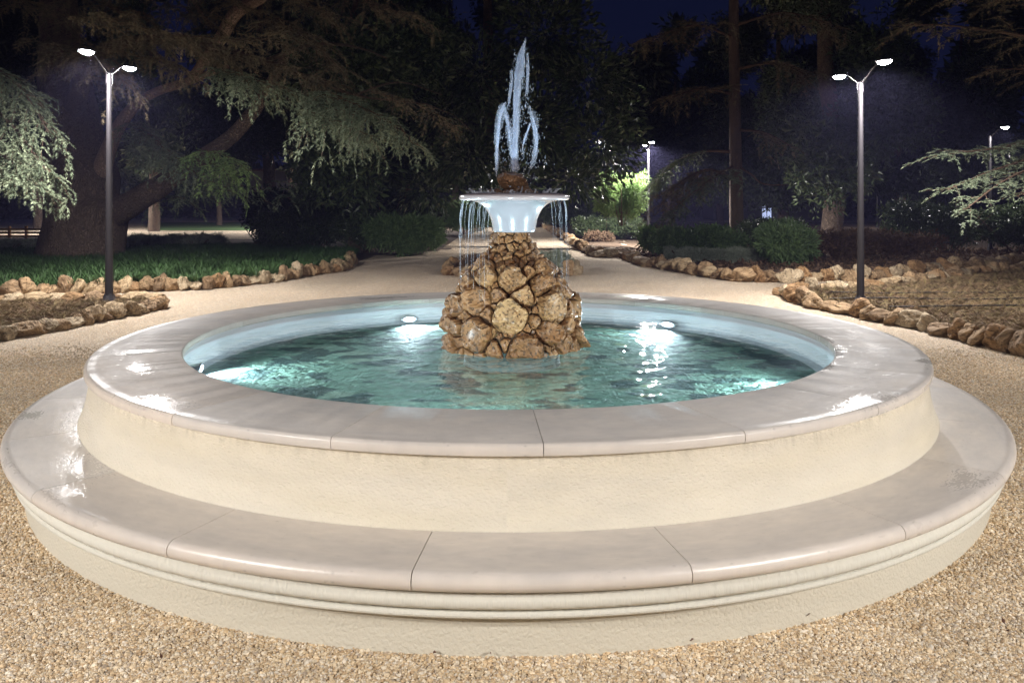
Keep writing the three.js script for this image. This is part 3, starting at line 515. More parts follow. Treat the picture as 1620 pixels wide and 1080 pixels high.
// needle sprays along a branch: side twigs that spread, droop and end in hanging tips
function spray(path, o) {
  const R = rng(o.seed), c = new THREE.CatmullRomCurve3(path), L = c.getLength(), list = o.list, stems = o.stems, step = (o.step || 0.16) * 1.5;
  let side = 1;
  const put = (q, dir, sz) => list.push([along(q, dir, sz, (R() - .5) * 1.4), R()]);
  for (let s = L * (o.from || 0.15); s < L; s += step * (0.6 + 0.8 * R())) {
    const t = s / L, p = c.getPointAt(t), tg = c.getTangentAt(t); side = -side;
    const out = V(0, 0, 0).crossVectors(tg, UP).normalize().multiplyScalar(side).addScaledVector(tg, 0.3 + 0.9 * R()).addScaledVector(UP, (R() - 0.55) * 0.7).normalize();
    const len = o.len * (1 - 0.5 * t) * (0.35 + 1.0 * R()), gap = o.gap || 0.1, n = Math.max(2, Math.round(len / gap)), drop = (o.droop ?? 0.9) * (0.15 + 0.6 * R()), pts = [];
    for (let k = 0; k <= n; k++) { const u = k / n; pts.push(V(p.x + out.x * len * u + 0.03 * (R() - .5), p.y + out.y * len * u - drop * len * u * u * u + 0.03 * (R() - .5), p.z + out.z * len * u)); }
    if (stems) stems.push(tube([pts[0], pts[n >> 1], pts[n]], [0.008, 0.003], 3, 3));
    for (let k = 0; k < n; k++) {
      const dir = pts[k + 1].clone().sub(pts[k]).normalize(), sz = (o.size || 0.18) * (0.65 + 0.6 * R()), u = (k + 1) / n;
      put(pts[k + 1], dir, sz);
      for (const s2 of [-1, 1]) { // side shoots lie in a flat plate
        if (R() < 0.2) continue;
        let q = pts[k + 1].clone(); const sd = V(0, 0, 0).crossVectors(dir, UP).normalize().multiplyScalar(s2).addScaledVector(dir, 0.7 + 0.5 * R()).addScaledVector(UP, -(o.hang ?? 0.5) * (R() - 0.1)).normalize(), m = 1 + Math.floor(R() * 2.4 * (1 - 0.6 * u));
        for (let j = 0; j < m; j++) { put(q, sd, sz); q = q.clone().addScaledVector(sd, sz * 0.8); sd.y -= 0.16; sd.normalize(); }
        if (R() < (o.fringe ?? 0.35) * 0.45) { const dd = V((R() - .5) * .6, -1, (R() - .5) * .6).normalize(); put(q, dd, sz * 1.1); if (R() < 0.4) put(q.clone().addScaledVector(dd, sz * 0.8), dd, sz); }
      }
    }
  }
}
function needles(tree, list, mat, name = 'foliage', geo = TUFT) {
  if (!list.length) return; const c = new THREE.Color(); const m = instanced(geo, mat, list.map((x) => x[0]), list.map((x) => new THREE.Color().setRGB(0.65 + 0.7 * x[1], 0.7 + 0.6 * x[1], 0.65 + 0.6 * x[1]))); void c;
  m.name = name; m.castShadow = m.receiveShadow = true; m.userData = { kind: 'stuff' }; tree.add(m); return m;
}

// ---------------------------------------------------------------- the great cedar on the left
{
  const t = thing('cedar_tree', 'great old cedar with a massive leaning trunk and drooping needle sprays', 'tree', V(0, 0, 0));
  const trunk = [W(128, 420, 22).setY(-0.2), W(130, 395, 22), W(134, 340, 22), W(128, 270, 22.2), W(112, 190, 22.6), W(95, 80, 23), W(90, -60, 23.4)];
  part('trunk', tube(trunk, [1.12, 0.98, 0.82, 0.74, 0.6, 0.5, 0.42], 28, 40, 0.35, 3), M.bark, t);
  const limb = (pts, r, mat = M.bark) => part('limb', tube(pts, r, 12, 24, 0.3, pts[0].x), mat, t);
  limb([W(150, 350, 22), W(215, 318, 21.6), W(300, 262, 21), W(370, 212, 20.6), W(418, 150, 20.2), W(450, 90, 20)], [0.42, 0.33, 0.25, 0.2, 0.17, 0.1]);
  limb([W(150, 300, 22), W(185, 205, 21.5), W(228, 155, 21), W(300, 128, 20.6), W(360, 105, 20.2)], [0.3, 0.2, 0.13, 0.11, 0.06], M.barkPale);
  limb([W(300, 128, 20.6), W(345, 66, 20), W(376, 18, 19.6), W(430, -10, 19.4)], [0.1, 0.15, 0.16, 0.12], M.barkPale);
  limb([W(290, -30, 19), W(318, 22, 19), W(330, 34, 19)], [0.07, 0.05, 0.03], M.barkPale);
  limb([W(112, 190, 22.6), W(150, 90, 20), W(260, 60, 18.5), W(420, 96, 17.2), W(560, 150, 16.4), W(700, 172, 16), W(752, 212, 15.8)], [0.3, 0.2, 0.13, 0.08, 0.045, 0.02, 0.006]);
  limb([W(420, 96, 17.2), W(500, 70, 16.8), W(570, 76, 16.4), W(612, 92, 16.2)], [0.06, 0.04, 0.03, 0.012]);
  limb([W(560, 150, 16.4), W(630, 130, 16.2), W(700, 150, 16)], [0.025, 0.018, 0.008]);
  const br = [], gr = [], fr = [], stems = [];
  const S = (path, o, list) => spray(path, { list, stems, ...o });
  S([W(112, 150, 21), W(150, 80, 18), W(260, 62, 17), W(400, 95, 16.6), W(520, 130, 16)], { seed: 1, len: 1.3, step: .07, droop: .5, from: .15 }, br);
  S([W(60, 20, 16), W(200, 40, 15.5), W(330, 60, 15.4), W(460, 60, 15.6)], { seed: 2, len: 1.2, step: .09, droop: .4 }, br);
  S([W(400, 20, 17), W(480, 60, 16), W(540, 110, 15.6)], { seed: 3, len: 1.2, step: .09, droop: .7 }, br);
  S([W(40, 64, 17), W(110, 80, 16.2), W(170, 106, 15.8), W(200, 134, 15.6)], { seed: 4, len: 0.75, step: .07, droop: 1.1, fringe: .5 }, br);
  S([W(200, 88, 16.8), W(270, 98, 16.4), W(310, 122, 16.2)], { seed: 5, len: 0.7, step: .07, droop: .9 }, br);
  S([W(300, 100, 16.8), W(400, 125, 16), W(480, 150, 15.6), W(545, 175, 15.3)], { seed: 6, len: 1.0, step: .06, droop: 1.0, fringe: .55 }, gr);
  S([W(480, 140, 16), W(560, 165, 15), W(620, 195, 14.5), W(656, 226, 14.3)], { seed: 7, len: 0.9, step: .05, droop: 1.1, fringe: .6, from: .1 }, gr);
  S([W(470, 168, 15.6), W(540, 195, 14.8), W(590, 218, 14.4)], { seed: 8, len: 0.8, step: .05, droop: 1.0, fringe: .6 }, gr);
  S([W(560, 140, 16), W(650, 160, 15.4), W(720, 200, 15.1)], { seed: 18, len: 0.7, step: .12, droop: .9, fringe: .3 }, br);
  S([W(290, 262, 21), W(330, 240, 20), W(366, 250, 19.6), W(392, 272, 19.4)], { seed: 9, len: 0.9, step: .06, droop: 1.2, fringe: .6, from: .2 }, fr);
  S([W(320, 255, 20), W(350, 268, 19.7), W(362, 300, 19.5)], { seed: 10, len: 0.7, step: .07, droop: 1.1, fringe: .5 }, fr);
  for (let i = 0; i < 7; i++) S([W(190 + i * 8, 190 + i * 9, 21.4), W(225 + i * 12, 205 + i * 10, 20.6), W(262 + i * 10, 238 + i * 8, 20.2)], { seed: 30 + i, len: 0.9, step: .14, droop: .9 }, gr);
  for (let i = 0; i < 5; i++) S([W(240 + i * 40, 330 - i * 6, 23), W(270 + i * 40, 312 - i * 6, 22), W(300 + i * 40, 318, 21.5)], { seed: 50 + i, len: 0.8, step: .2, droop: .9 }, gr);
  for (let i = 0; i < 6; i++) S([W(-40 + i * 110, -30 - 10 * (i % 2), 20), W(30 + i * 110, 0, 18.5), W(110 + i * 110, 30, 17.6)], { seed: 70 + i, len: 1.4, step: .13, droop: .7 }, br);
  needles(t, br, M.cedarBrown); needles(t, gr, M.cedar); needles(t, fr, M.cedarFresh);
  part('twigs', mergeGeometries(stems), M.twig, t);
}
{ // tree whose branches hang into the picture from the left
  const t = thing('cedar_tree', 'cedar whose grey green drooping branch hangs in at the left edge', 'tree', V(0, 0, 0));
  part('trunk', tube([W(-330, 480, 16.51).setY(-0.1), W(-325, 250, 16.51), W(-318, -100, 16.51)], [0.4, 0.34, 0.2], 16, 20, 0.3, 8), M.bark, t);
  const L = [], st = [];
  const P = (a, o) => { part('limb', tube(a, [0.05, 0.03, 0.012], 8, 16), M.bark, t); spray(a, { list: L, stems: st, step: .05, len: 0.8, droop: 1.2, fringe: .7, size: .19, from: .1, ...o }); };
  P([W(-322, 60, 16.51), W(-130, 60, 15.62), W(-10, 105, 15.24), W(40, 150, 15.11), W(76, 210, 14.99)], { seed: 101, from: .45 });
  P([W(-130, 130, 15.75), W(-40, 150, 15.24), W(20, 200, 14.99), W(70, 268, 14.86)], { seed: 102 });
  P([W(-130, 190, 15.75), W(-50, 215, 15.24), W(10, 250, 14.86), W(60, 300, 14.73)], { seed: 103 });
  P([W(-140, 90, 16.26), W(-40, 100, 15.75), W(20, 130, 15.49), W(60, 165, 15.37)], { seed: 104 });
  P([W(-120, 240, 15.24), W(-40, 255, 14.99), W(20, 285, 14.73)], { seed: 105 });
  needles(t, L, M.cedar); part('twigs', mergeGeometries(st), M.twig, t);
}
// conifers on the right
{
  const t = thing('pine_tree', 'straight brown trunked conifer right of the distant lamp with low needle branches', 'tree', V(0, 0, 0));
  part('trunk', tube([W(1166, 406, 25.7).setY(-0.1), W(1165, 300, 25.7), W(1162, 120, 25.7), W(1160, -120, 25.7)], [0.24, 0.185, 0.16, 0.12], 16, 24, 0.2, 5), std(.17, .12, .09, 0.95, { bumpMap: barkB, bumpScale: 0.03 }), t);
  const L = [], B = [], st = [];
  const P = (a, list, o) => { part('limb', tube(a, [0.05, 0.03, 0.01], 6, 12), M.twig, t); spray(a, { list, stems: st, step: .1, len: 1.2, droop: .8, fringe: .45, size: .3, from: .25, gap: .14, ...o }); };
  P([W(1163, 285, 25.7), W(1120, 268, 25), W(1075, 290, 24.6), W(1045, 325, 24.4)], B, { seed: 201 });
  P([W(1163, 262, 25.7), W(1130, 280, 24.6), W(1090, 310, 24.2), W(1060, 335, 24)], L, { seed: 202 });
  P([W(1163, 240, 26), W(1110, 240, 26.5), W(1060, 262, 27), W(1035, 290, 27)], L, { seed: 203 });
  P([W(1163, 205, 25.7), W(1210, 210, 25), W(1250, 230, 24.6)], B, { seed: 204, step: .2 });
  P([W(1163, 150, 25.7), W(1110, 140, 25), W(1060, 155, 24.6)], B, { seed: 205, step: .16 });
  P([W(1163, 110, 25.7), W(1220, 100, 25), W(1290, 115, 24.6)], B, { seed: 206, step: .16 });
  P([W(1163, 60, 25.7), W(1100, 40, 25), W(1030, 60, 24.6)], B, { seed: 207, step: .14 });
  P([W(1163, 40, 25.7), W(1240, 20, 25), W(1320, 40, 24.6)], B, { seed: 208, step: .14 });
  part('limb', tube([W(1165, 262, 25.7), W(1188, 275, 25.2), W(1206, 290, 24.9), W(1246, 293, 24.5)], [0.05, 0.035, 0.025, 0.01], 6, 14), M.twig, t);
  needles(t, L, M.cedar); needles(t, B, M.cedarBrown); part('twigs', mergeGeometries(st), M.twig, t);
}
{
  const t = thing('spruce_tree', 'spruce whose pale green needle branches reach in at the right edge', 'tree', V(0, 0, 0));
  part('trunk', tube([W(1800, 470, 16.24).setY(-0.1), W(1800, 200, 16.24), W(1800, -200, 16.24)], [0.3, 0.24, 0.15], 14, 18, 0.2, 5), M.bark, t);
  const L = [], B = [], st = [];
  const P = (a, list, o) => { part('limb', tube(a, [0.045, 0.03, 0.01], 6, 12), M.twig, t); spray(a, { list, stems: st, step: .06, len: 0.75, droop: .35, hang: .2, fringe: .12, size: .15, from: .3, ...o }); };
  P([W(1790, 210, 16.24), W(1690, 215, 15.78), W(1570, 235, 15.31), W(1478, 246, 15.08)], L, { seed: 301 });
  P([W(1790, 240, 16.24), W(1680, 250, 15.08), W(1590, 285, 14.62), W(1530, 330, 14.38)], L, { seed: 302 });
  P([W(1790, 225, 16.24), W(1680, 240, 15.54), W(1570, 270, 15.08), W(1500, 300, 14.85)], L, { seed: 303 });
  P([W(1790, 260, 16.24), W(1690, 280, 14.62), W(1610, 310, 14.15)], L, { seed: 304 });
  P([W(1790, 90, 16.24), W(1640, 60, 16.24), W(1500, 40, 16.24), W(1420, 40, 16.24)], B, { seed: 305, len: 1.1, step: .11 });
  P([W(1790, 130, 17.40), W(1660, 110, 17.40), W(1560, 110, 17.40)], B, { seed: 306, len: 1.1, step: .12 });
  P([W(1790, 20, 16.24), W(1640, 0, 16.24), W(1480, -10, 16.24)], B, { seed: 307, len: 1.1, step: .1 });
  needles(t, L, M.cedar); needles(t, B, M.cedarBrown); part('twigs', mergeGeometries(st), M.twig, t);
}

// ---------------------------------------------------------------- broadleaf trees behind
function crown(t, blobs, n, size, mat, seed, geo, name = 'crown') { // blobs: [x, y, z, rx, ry, rz]
  const R = rng(seed), L = [], tot = blobs.reduce((a, b) => a + b[3] * b[4] * b[5], 0);
  for (const [x, y, z, rx, ry, rz] of blobs) {
    const k = Math.max(8, Math.round(n * rx * ry * rz / tot));
    for (let i = 0; i < k; i++) {
      const d = V(R() * 2 - 1, R() * 2 - 1, R() * 2 - 1).normalize(), r = Math.pow(R(), 0.45) * (0.8 + 0.5 * fbm(d.x * 2 + x, d.y * 2 + y, d.z * 2 + z, 2)), p = V(x + d.x * rx * r, Math.max(0.02, y + d.y * ry * r), z + d.z * rz * r);
      L.push([along(p, d.clone().add(V(R() - .5, R() - .7, R() - .5)), size * (0.6 + 0.8 * R()), R() * 6), R()]);
    }
  }
  return needles(t, L, mat, name, geo);
}
function tree(name, label, base, h, spread, seed, o = {}) {
  const t = thing(name, label, 'tree', base, o.group), R = rng(seed);
  part('trunk', tube([V(0, -0.1, 0), V((R() - .5) * .3, h * 0.2, (R() - .5) * .3), V((R() - .5) * .8, h * 0.45, (R() - .5) * .5), V((R() - .5), h * 0.8, 0)], [o.r || 0.22, (o.r || 0.22) * 0.8, (o.r || 0.22) * 0.6, 0.05], 12, 20, 0.2, seed), o.bark || M.bark, t);
  const blobs = []; for (let i = 0; i < (o.blobs || 9); i++) { const a = R() * 6.28, rr = spread * 0.62 * Math.sqrt(R()), f = R(); blobs.push([rr * Math.cos(a), h * lerp(o.low ?? 0.25, 0.92, f), rr * Math.sin(a), spread * (0.3 + 0.3 * R()) * (1.1 - f * 0.4), h * (0.10 + 0.08 * R()), spread * (0.3 + 0.3 * R()) * (1.1 - f * 0.4)]); }
  crown(t, blobs, o.n || 1600, o.size || 0.5, o.mat || M.leafBlack, seed + 1, o.geo || CLUMP[0]);
  return t;
}
{
  const t = thing('magnolia_tree', 'huge dark glossy leaved tree filling the background behind the bowl', 'tree', V(0, 0, 0)), b = W(812, 320, 30).setY(0);
  part('trunk', tube([V(b.x, -0.1, b.z), V(b.x - .3, 2, b.z), V(b.x - .8, 5, b.z - .3), V(b.x - 1, 11, b.z)], [0.34, 0.28, 0.22, 0.08], 12, 18, 0.2, 9), M.bark, t);
  const blob = (px, py, d, rx, ry, rz = rx) => { const p = W(px, py, d); return [p.x, p.y, p.z, rx, ry, rz]; };
  crown(t, [blob(860, 60, 29, 2.6, 2.4), blob(760, 120, 28.5, 2.2, 2), blob(930, 130, 28, 2.2, 2), blob(840, 200, 27.5, 2.2, 1.8), blob(740, 250, 27.5, 1.9, 1.5), blob(950, 230, 27, 1.9, 1.7), blob(905, 285, 26.5, 1.7, 1.1), blob(800, 290, 28, 1.8, 1), blob(980, 180, 27.5, 1.2, 1.6), blob(700, 180, 29, 1.8, 2), blob(850, -60, 30, 3, 2.4), blob(680, 300, 28, 1.6, 1)], 17000, 0.24, M.leafDark, 61, LEAF);
}
[[560, 411, 26, 12, 4.0, 0.22, 'dark dense tree with a thin trunk rising from the hedge left of the fountain'],
 [420, 395, 34, 14, 5, 0.3, 'black crowned tree behind the hedges between the cedar and the path'],
 [640, 380, 40, 15, 5, 0.3, 'tall black tree close left of the far end of the path'],
 [1315, 385, 33, 17, 5, 0.45, 'thick dark trunked tree behind the red leaved ground right of the lamp'],
 [1240, 375, 40, 14, 4.5, 0.3, 'dark tree between the conifer and the thick trunk'],
 [1420, 380, 40, 12, 4, 0.3, 'dark tree behind the tall right lamp'],
 [1520, 375, 48, 15, 4.5, 0.3, 'slim dark tree against the blue sky at the right'],
 [1680, 390, 30, 15, 5, 0.3, 'dark tree beyond the spruce at the right edge'],
 [1060, 370, 52, 12.5, 4, 0.3, 'dark tree against the blue night sky above the distant lamp'],
 [980, 360, 66, 13, 5, 0.3, 'dark round tree at the far end of the path'],
 [840, 355, 80, 18, 7, 0.3, 'farthest dark tree closing the end of the path'],
 [60, 375, 50, 17, 6, 0.3, 'dark tree behind the left edge foliage'],
 [240, 372, 62, 20, 8, 0.3, 'dark tree behind the far lawn on the left'],
 [460, 365, 60, 22, 8, 0.3, 'tall black tree beyond the far lawn, right side'],
 [-120, 400, 28, 14, 5, 0.3, 'dark tree left of the great cedar'],
 [1140, 362, 66, 17, 6, 0.3, 'far dark tree behind the conifer'],
 [1330, 362, 70, 20, 7, 0.3, 'far dark tree behind the thick trunk'],
 [720, 358, 70, 24, 7, 0.3, 'very tall black tree behind the jet'],
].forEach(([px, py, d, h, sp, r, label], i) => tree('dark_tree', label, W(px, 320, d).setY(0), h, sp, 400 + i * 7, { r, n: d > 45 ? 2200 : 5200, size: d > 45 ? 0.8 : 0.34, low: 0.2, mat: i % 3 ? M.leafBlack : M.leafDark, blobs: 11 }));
tree('small_tree', 'small leaning tree on the far lawn', W(346, 320, 58).setY(0), 6, 2.4, 801, { r: 0.22, low: 0.45, mat: M.leafDark, n: 700 });
tree('small_tree', 'short pale trunked tree left of the far lawn', W(243, 320, 46).setY(0), 7, 2.6, 803, { r: 0.34, low: 0.5, mat: M.leafDark, n: 700 });

{ // the park's far trees, read as one mass
  const R = rng(88), L = [], C = [];
  for (let i = 0; i < 5200; i++) { const a = (R() - 0.5) * 2.3, d = 92 + 14 * R(), top = 5 + 3.2 * fbm(a * 9, 3, 1, 3) * 2, y = R() * top, k = 0.6 + 0.8 * R(); L.push(along(V(d * Math.sin(a), y, 6 - d * Math.cos(a)), V(R() - .5, R() - .5, R() - .5), 1.6 + 1.4 * R(), R() * 6)); C.push(new THREE.Color().setRGB(k, k, k)); }
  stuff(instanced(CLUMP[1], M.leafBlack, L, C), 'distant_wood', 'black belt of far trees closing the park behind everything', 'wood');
}

// ---------------------------------------------------------------- shrubs and hedges
function shrub(name, label, base, w, h, d, mat, n, size, seed, geo = CLUMP[0], group) {
  const t = thing(name, label, 'shrub', base, group), R = rng(seed), blobs = [];
  for (let i = 0; i < 7; i++) blobs.push([(R() - .5) * w * 0.75, h * (0.42 + 0.22 * R()), (R() - .5) * d * 0.75, w * (0.24 + 0.14 * R()), h * (0.36 + 0.12 * R()), d * (0.26 + 0.12 * R())]);
  const st = []; for (let i = 0; i < 9; i++) { const a = R() * 6.28; st.push(tube([V(0.1 * Math.cos(a), 0, 0.1 * Math.sin(a)), V(w * .2 * Math.cos(a), h * .4, d * .2 * Math.sin(a)), V(w * .36 * Math.cos(a), h * .75, d * .36 * Math.sin(a))], [0.02, 0.006], 4, 5)); }
  part('stems', mergeGeometries(st), M.twig, t);
  crown(t, blobs, n, size, mat, seed + 3, geo, 'foliage'); return t;
}
const onG = (px, d) => W(px, 320, d).setY(0);
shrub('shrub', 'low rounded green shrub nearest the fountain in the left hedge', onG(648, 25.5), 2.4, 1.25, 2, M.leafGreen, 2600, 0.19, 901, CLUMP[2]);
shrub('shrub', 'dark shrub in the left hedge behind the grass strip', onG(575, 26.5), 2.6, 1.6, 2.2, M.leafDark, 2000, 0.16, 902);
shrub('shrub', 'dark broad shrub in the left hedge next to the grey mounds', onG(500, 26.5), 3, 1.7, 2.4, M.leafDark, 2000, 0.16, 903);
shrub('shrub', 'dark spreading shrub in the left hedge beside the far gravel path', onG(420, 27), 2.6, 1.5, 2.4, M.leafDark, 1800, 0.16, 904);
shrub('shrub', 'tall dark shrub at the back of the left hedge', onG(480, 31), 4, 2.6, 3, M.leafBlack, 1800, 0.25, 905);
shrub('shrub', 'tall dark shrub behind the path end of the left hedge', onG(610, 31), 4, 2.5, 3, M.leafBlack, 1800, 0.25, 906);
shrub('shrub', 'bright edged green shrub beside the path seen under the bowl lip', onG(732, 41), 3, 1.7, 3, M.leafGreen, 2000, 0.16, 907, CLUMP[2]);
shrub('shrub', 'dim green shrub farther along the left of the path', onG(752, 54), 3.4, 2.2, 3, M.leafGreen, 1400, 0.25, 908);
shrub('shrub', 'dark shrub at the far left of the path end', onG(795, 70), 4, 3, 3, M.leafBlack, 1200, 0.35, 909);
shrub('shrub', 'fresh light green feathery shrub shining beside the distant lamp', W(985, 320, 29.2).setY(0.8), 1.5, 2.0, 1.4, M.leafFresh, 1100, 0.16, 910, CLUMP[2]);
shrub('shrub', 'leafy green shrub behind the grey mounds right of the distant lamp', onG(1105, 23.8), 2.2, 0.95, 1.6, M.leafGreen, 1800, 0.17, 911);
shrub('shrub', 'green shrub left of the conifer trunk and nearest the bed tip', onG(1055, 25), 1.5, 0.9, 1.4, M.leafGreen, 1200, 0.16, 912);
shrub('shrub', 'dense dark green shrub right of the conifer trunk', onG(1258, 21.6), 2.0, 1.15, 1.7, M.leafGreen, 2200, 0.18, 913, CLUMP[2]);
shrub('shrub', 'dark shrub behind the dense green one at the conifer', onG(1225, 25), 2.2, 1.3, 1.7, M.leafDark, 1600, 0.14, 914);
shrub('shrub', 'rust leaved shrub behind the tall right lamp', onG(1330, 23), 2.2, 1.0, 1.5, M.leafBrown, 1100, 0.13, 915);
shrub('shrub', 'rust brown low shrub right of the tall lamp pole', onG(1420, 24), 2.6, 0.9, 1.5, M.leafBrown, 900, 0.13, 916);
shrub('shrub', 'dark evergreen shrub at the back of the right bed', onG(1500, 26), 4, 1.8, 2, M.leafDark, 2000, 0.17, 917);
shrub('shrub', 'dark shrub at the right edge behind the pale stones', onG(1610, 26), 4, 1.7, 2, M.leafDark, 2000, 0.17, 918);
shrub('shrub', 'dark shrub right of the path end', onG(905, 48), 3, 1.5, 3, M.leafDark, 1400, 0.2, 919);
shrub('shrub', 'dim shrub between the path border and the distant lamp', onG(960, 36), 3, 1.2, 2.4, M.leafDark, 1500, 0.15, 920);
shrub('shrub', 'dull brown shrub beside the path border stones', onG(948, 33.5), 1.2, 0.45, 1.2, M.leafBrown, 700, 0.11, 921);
for (let i = 0; i < 6; i++) shrub('mound_plant', `grey green mound plant behind the grass strip, ${ORD[i]} one right of the cedar trunk`, onG(205 + i * 26, 27 + (i % 2) * 1.4), 1.2, 0.55, 1, M.leafGrey, 900, 0.1, 930 + i, CLUMP[2], 'grey mound plants beside the cedar');
for (let i = 0; i < 3; i++) shrub('mound_plant', `grey green mound plant left of the cedar, ${ORD[2 - i]} one from its trunk`, onG(10 + i * 28, 25 + (i % 2)), 1.1, 0.5, 1, M.leafGrey, 800, 0.1, 940 + i, CLUMP[2], 'grey mound plants left of the cedar');
for (let i = 0; i < 6; i++) shrub('santolina', `small silvery mound plant at the right border, ${ORD[i]} one from the bed tip`, onG(1075 + i * 22, 22.6 - (i % 2) * 0.7), 0.75, 0.42, 0.6, M.leafGrey, 800, 0.07, 950 + i, CLUMP[2], 'silvery mound plants along the right border');
for (let i = 0; i < 4; i++) shrub('lavender', `grey green plant in the island bed, ${ORD[3 - i]} one from its right end`, V(ISL.x + 0.3 + 0.28 * i, 0.08, ISL.z + 0.75 - 0.3 * (i % 2)), 0.6, 0.48, 0.55, M.leafGrey, 700, 0.07, 960 + i, CLUMP[2], 'grey plants in the island bed');
shrub('dry_shrub', 'dry red brown plant in the left half of the island bed', V(ISL.x - 0.6, 0.06, ISL.z + 0.5), 1.2, 0.4, 1.0, M.leafBrown, 900, 0.08, 970, CLUMP[2]);

// ---------------------------------------------------------------- grass strip, mulch, litter, gravel
{
  const R = rng(41), sh = flat2([...leftUpper, G(566, 404), G(380, 397), G(200, 399), G(-60, 400), G(-60, 473)]), bl = [];
  for (let i = 0; i < 16; i++) { const a = R() * 6.28, o = 0.35 + 0.5 * R(), h = 0.7 + 0.4 * R(), w = 0.03, c = Math.cos(a), s = Math.sin(a), p = [V(0.06 * c, 0, 0.06 * s), V(o * 0.4 * c, h * 0.75, o * 0.4 * s), V(o * c, h * (0.9 - 0.3 * R()), o * s)], q = V(-s * w, 0, c * w); bl.push([p[0], p[1], q]); bl.push([p[1].clone().lerp(p[0], 0.4), p[2], q]); }
  const g = bladesGeo(bl), L = [], C = [];
  for (let i = 0; i < 26000 && L.length < 5200; i++) { const x = lerp(-16, -2, R()), z = lerp(-22, -7, R()); if (!inside(x, z, sh)) continue; const s = 0.27 + 0.16 * R(), k = 0.6 + 0.8 * R(); L.push(new THREE.Matrix4().compose(V(x, 0.01, z), _q.setFromAxisAngle(_Y, R() * 6.28), V(s, s, s))); C.push(new THREE.Color().setRGB(k, k, k * 0.9)); }
  const m = instanced(g, M.blade, L, C); stuff(m, 'ornamental_grass', 'dark green strappy ground cover grass behind the left stone border', 'grass');
}
{
  const R = rng(43), g = bladesGeo([[V(0, 0, 0), V(1, 0.06, 0.05), V(0, 0, 0.03)], [V(0.1, 0.03, 0), V(0.9, 0.12, -0.2), V(0, 0, 0.03)], [V(0.2, 0, 0.1), V(0.7, 0.22, 0.25), V(0.03, 0, 0.02)]]);
  const fill = (pts, n, name, label) => {
    const sh = flat2(pts), L = [], C = []; let x0 = 1e9, x1 = -1e9, z0 = 1e9, z1 = -1e9; for (const p of sh) { x0 = Math.min(x0, p.x); x1 = Math.max(x1, p.x); z0 = Math.min(z0, p.y); z1 = Math.max(z1, p.y); }
    for (let i = 0; i < n * 4 && L.length < n; i++) { const x = lerp(x0, x1, R()), z = lerp(z0, z1, R()); if (!inside(x, z, sh)) continue; const s = 0.06 + 0.12 * R(), k = 0.35 + 1.1 * R(); L.push(along(V(x, 0.05 + 0.05 * fbm(x * 0.9, z * 0.9, 3, 3) + 0.02 * R(), z), V(R() - .5, (R() - .4) * .3, R() - .5), s, R() * 2)); C.push(new THREE.Color().setRGB(k, k * (0.85 + 0.3 * R()), k * (0.8 + 0.3 * R()))); }
    stuff(instanced(g, M.straw, L, C), name, label, 'mulch');
  };
  fill([...rightFront, ...[...rightBack].reverse()], 26000, 'straw_mulch', 'brown straw and bark mulch covering the right bed');
  fill([...leftFront, ...leftBack], 6000, 'bark_mulch', 'dark bark litter in the small left lamp bed');
  const lf = [...rightUpper, G(1750, 396), G(1010, 396)], sh = flat2(lf), L = [], C = [];
  for (let i = 0; i < 40000 && L.length < 9000; i++) { const x = lerp(3, 20, R()), z = lerp(-24, -10, R()); if (!inside(x, z, sh)) continue; const k = 0.5 + 1.2 * R(); L.push(along(V(x, 0.03 + 0.06 * R(), z), V(R() - .5, (R() - .4) * .6, R() - .5), 0.07 + 0.09 * R(), R() * 6)); C.push(new THREE.Color().setRGB(k, k, k)); }
  stuff(instanced(LEAF, M.leafBrown, L, C), 'leaf_litter', 'red brown fallen leaves under the shrubs on the right', 'leaf litter');
  for (let i = 0; i < 7; i++) { // drip hoses laid across the mulch
    const a = W(0, 0, 1), p = []; void a; for (let k = 0; k <= 8; k++) { const t = k / 8, x = lerp(4.6 + i * 0.55, 12 + i * 0.6, t), z = lerp(-8.1 + i * 0.95 - (i > 3 ? (i - 3) * 0.1 : 0), -7.4 + i * 0.75 - t * 1.4, t); if (inside(x, z, flat2([...rightFront, ...[...rightBack].reverse()]))) p.push(V(x, 0.085 + 0.05 * fbm(x * 0.9, z * 0.9, 3, 3) + 0.02 * fbm(x * 2, i, 1, 2), z + 0.1 * fbm(x, i * 5, 2, 2))); }
    if (p.length > 2) single('drip_hose', tube(p, [0.013, 0.013], 6, 40), M.hose, `thin black drip hose across the straw mulch, ${ORD[6 - i]} one from the near stones`, 'hose', null, 'drip hoses across the right bed');
  }
}
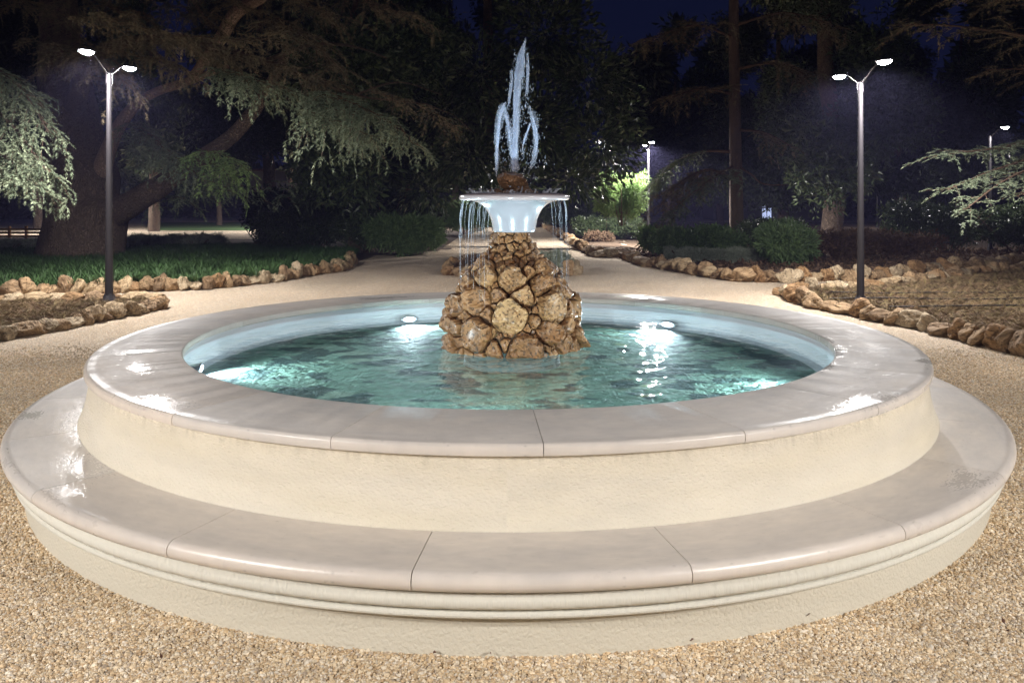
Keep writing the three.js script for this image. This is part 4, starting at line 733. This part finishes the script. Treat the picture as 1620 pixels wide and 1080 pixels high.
{
  const R = rng(47), pg0 = new THREE.IcosahedronGeometry(1, 0), p = pg0.attributes.position; pg0.deleteAttribute('normal'); pg0.deleteAttribute('uv');
  for (let i = 0; i < p.count; i++) { const x = p.getX(i), y = p.getY(i), z = p.getZ(i), k = 1 + 0.9 * fbm(x * 1.3, y * 1.3, z * 1.3, 2); p.setXYZ(i, x * k, y * k * 0.62, z * k * 0.8); }
  pg0.computeVertexNormals();
  const L = [], C = [], e = new THREE.Euler();
  for (let i = 0; i < 900000 && L.length < 250000; i++) {
    const d = 2.45 + 7.2 * Math.pow(R(), 1.25), x = (R() * 2 - 1) * (0.66 * d + 0.9), z = 6 - d, r = Math.hypot(x, z); if (r < 3.065 || R() < smooth(Math.abs(x), 0.62 * d, 0.66 * d + 0.9) || R() < smooth(d, 7.2, 9.6)) continue;
    const s = (0.0040 + 0.0050 * R() * R() + (R() < 0.025 ? 0.005 : 0)) * (1 + 0.05 * (d - 2.5)), c = STONES[Math.floor(R() * 8)], pat = 1 + 0.5 * fbm(x * 0.9, z * 0.9, 2, 3), k = (0.8 + 0.42 * R()) * pat;
    L.push(new THREE.Matrix4().compose(V(x, s * 0.35 * R() + 0.001, z), _q.setFromEuler(e.set(R() * 1.2 - .6, R() * 6.28, R() * 1.2 - .6)), V(s * (1 + 0.5 * R()), s, s))); C.push(new THREE.Color().setRGB(c[0] * k * 1.14, c[1] * k * 1.11, c[2] * k * 1.03));
  }
  stuff(instanced(pg0, M.pebble, L, C), 'gravel', 'loose cream and tan gravel covering the plaza round the fountain', 'gravel');
  // dry leaves lying on the gravel
  const dl = clumpGeo(9, 2, 0.5), spots = [[258, 1054, 'curled dark dry leaf on the gravel at the lower left'], [60, 848, 'small dark leaf fragment on the gravel at the far left'], [680, 1036, 'dark bit of leaf at the foot of the step, left of its middle'], [778, 1039, 'brown leaf tucked against the foot of the step near its middle'], [1268, 985, 'curled brown leaf leaning on the foot of the step at the right'], [1590, 998, 'dark leaf on the gravel at the lower right corner'], [1082, 1020, 'brown leaf at the foot of the step, right of its middle'], [120, 893, 'brown leaf beside the step at the left'], [340, 463, 'scatter of brown leaves by the left border stones']];
  spots.forEach(([px, py, label], i) => { const q = G(px, py), m = single('dry_leaf', dl, M.dryLeaf, label, 'leaf', V(q.x, 0.012, q.z)); m.scale.setScalar(i === 4 ? 0.05 : 0.026 + 0.012 * hash(i)); m.rotation.set(0.3, i * 1.7, 0.2); });
}

// ---------------------------------------------------------------- far left: low timber fence; far buildings
{
  const a = W(-40, 320, 37).setY(0), t = thing('timber_fence', 'low orange brown timber fence beyond the left mound plants', 'fence', a), g = new THREE.BoxGeometry(1, 1, 1);
  for (let i = 0; i < 6; i++) { const m = part('post', g, M.timber, t, V(i * 0.78, 0.28, (i % 2) * 0.02)); m.scale.set(0.1, 0.56, 0.1); }
  for (let k = 0; k < 3; k++) { const m = part('rail', g, M.timber, t, V(1.95, 0.1 + 0.16 * k, 0.075)); m.scale.set(4.0, 0.09, 0.04); }
}
function building(label, pos, w, h, wins, mat) {
  const t = thing('building', label, 'building', pos), g = new THREE.BoxGeometry(1, 1, 1);
  const b = part('wall', g, M.wallFar, t, V(0, h / 2, -2)); b.scale.set(w, h, 4); const r = part('roof', g, M.roofFar, t, V(0, h + 0.1, -2)); r.scale.set(w + 0.6, 0.2, 4.6);
  for (const [x, y, ww, hh] of wins) { const m = part('window', g, mat, t, V(x, y, 0.03)); m.scale.set(ww, hh, 0.06); for (const dx of [-0.5, 0, 0.5]) { const f = part('window_frame', g, M.pole, t, V(x + dx * ww, y, 0.08)); f.scale.set(0.05, hh + 0.1, 0.05); } }
}
building('distant building with a warm orange window glimpsed through the dark trees', W(520, 320, 72).setY(0), 14, 4.4, [[-0.6, 3.5, 0.9, 0.7], [0.4, 3.3, 0.7, 0.5]], M.windowWarm);
building('distant building with pale blue windows glimpsed low behind the conifer', W(1230, 320, 76).setY(0), 12, 3.4, [[-1, 0.9, 0.9, 1.6], [0.3, 0.9, 0.5, 1.4]], M.windowCool);

renderer.render(scene, camera);
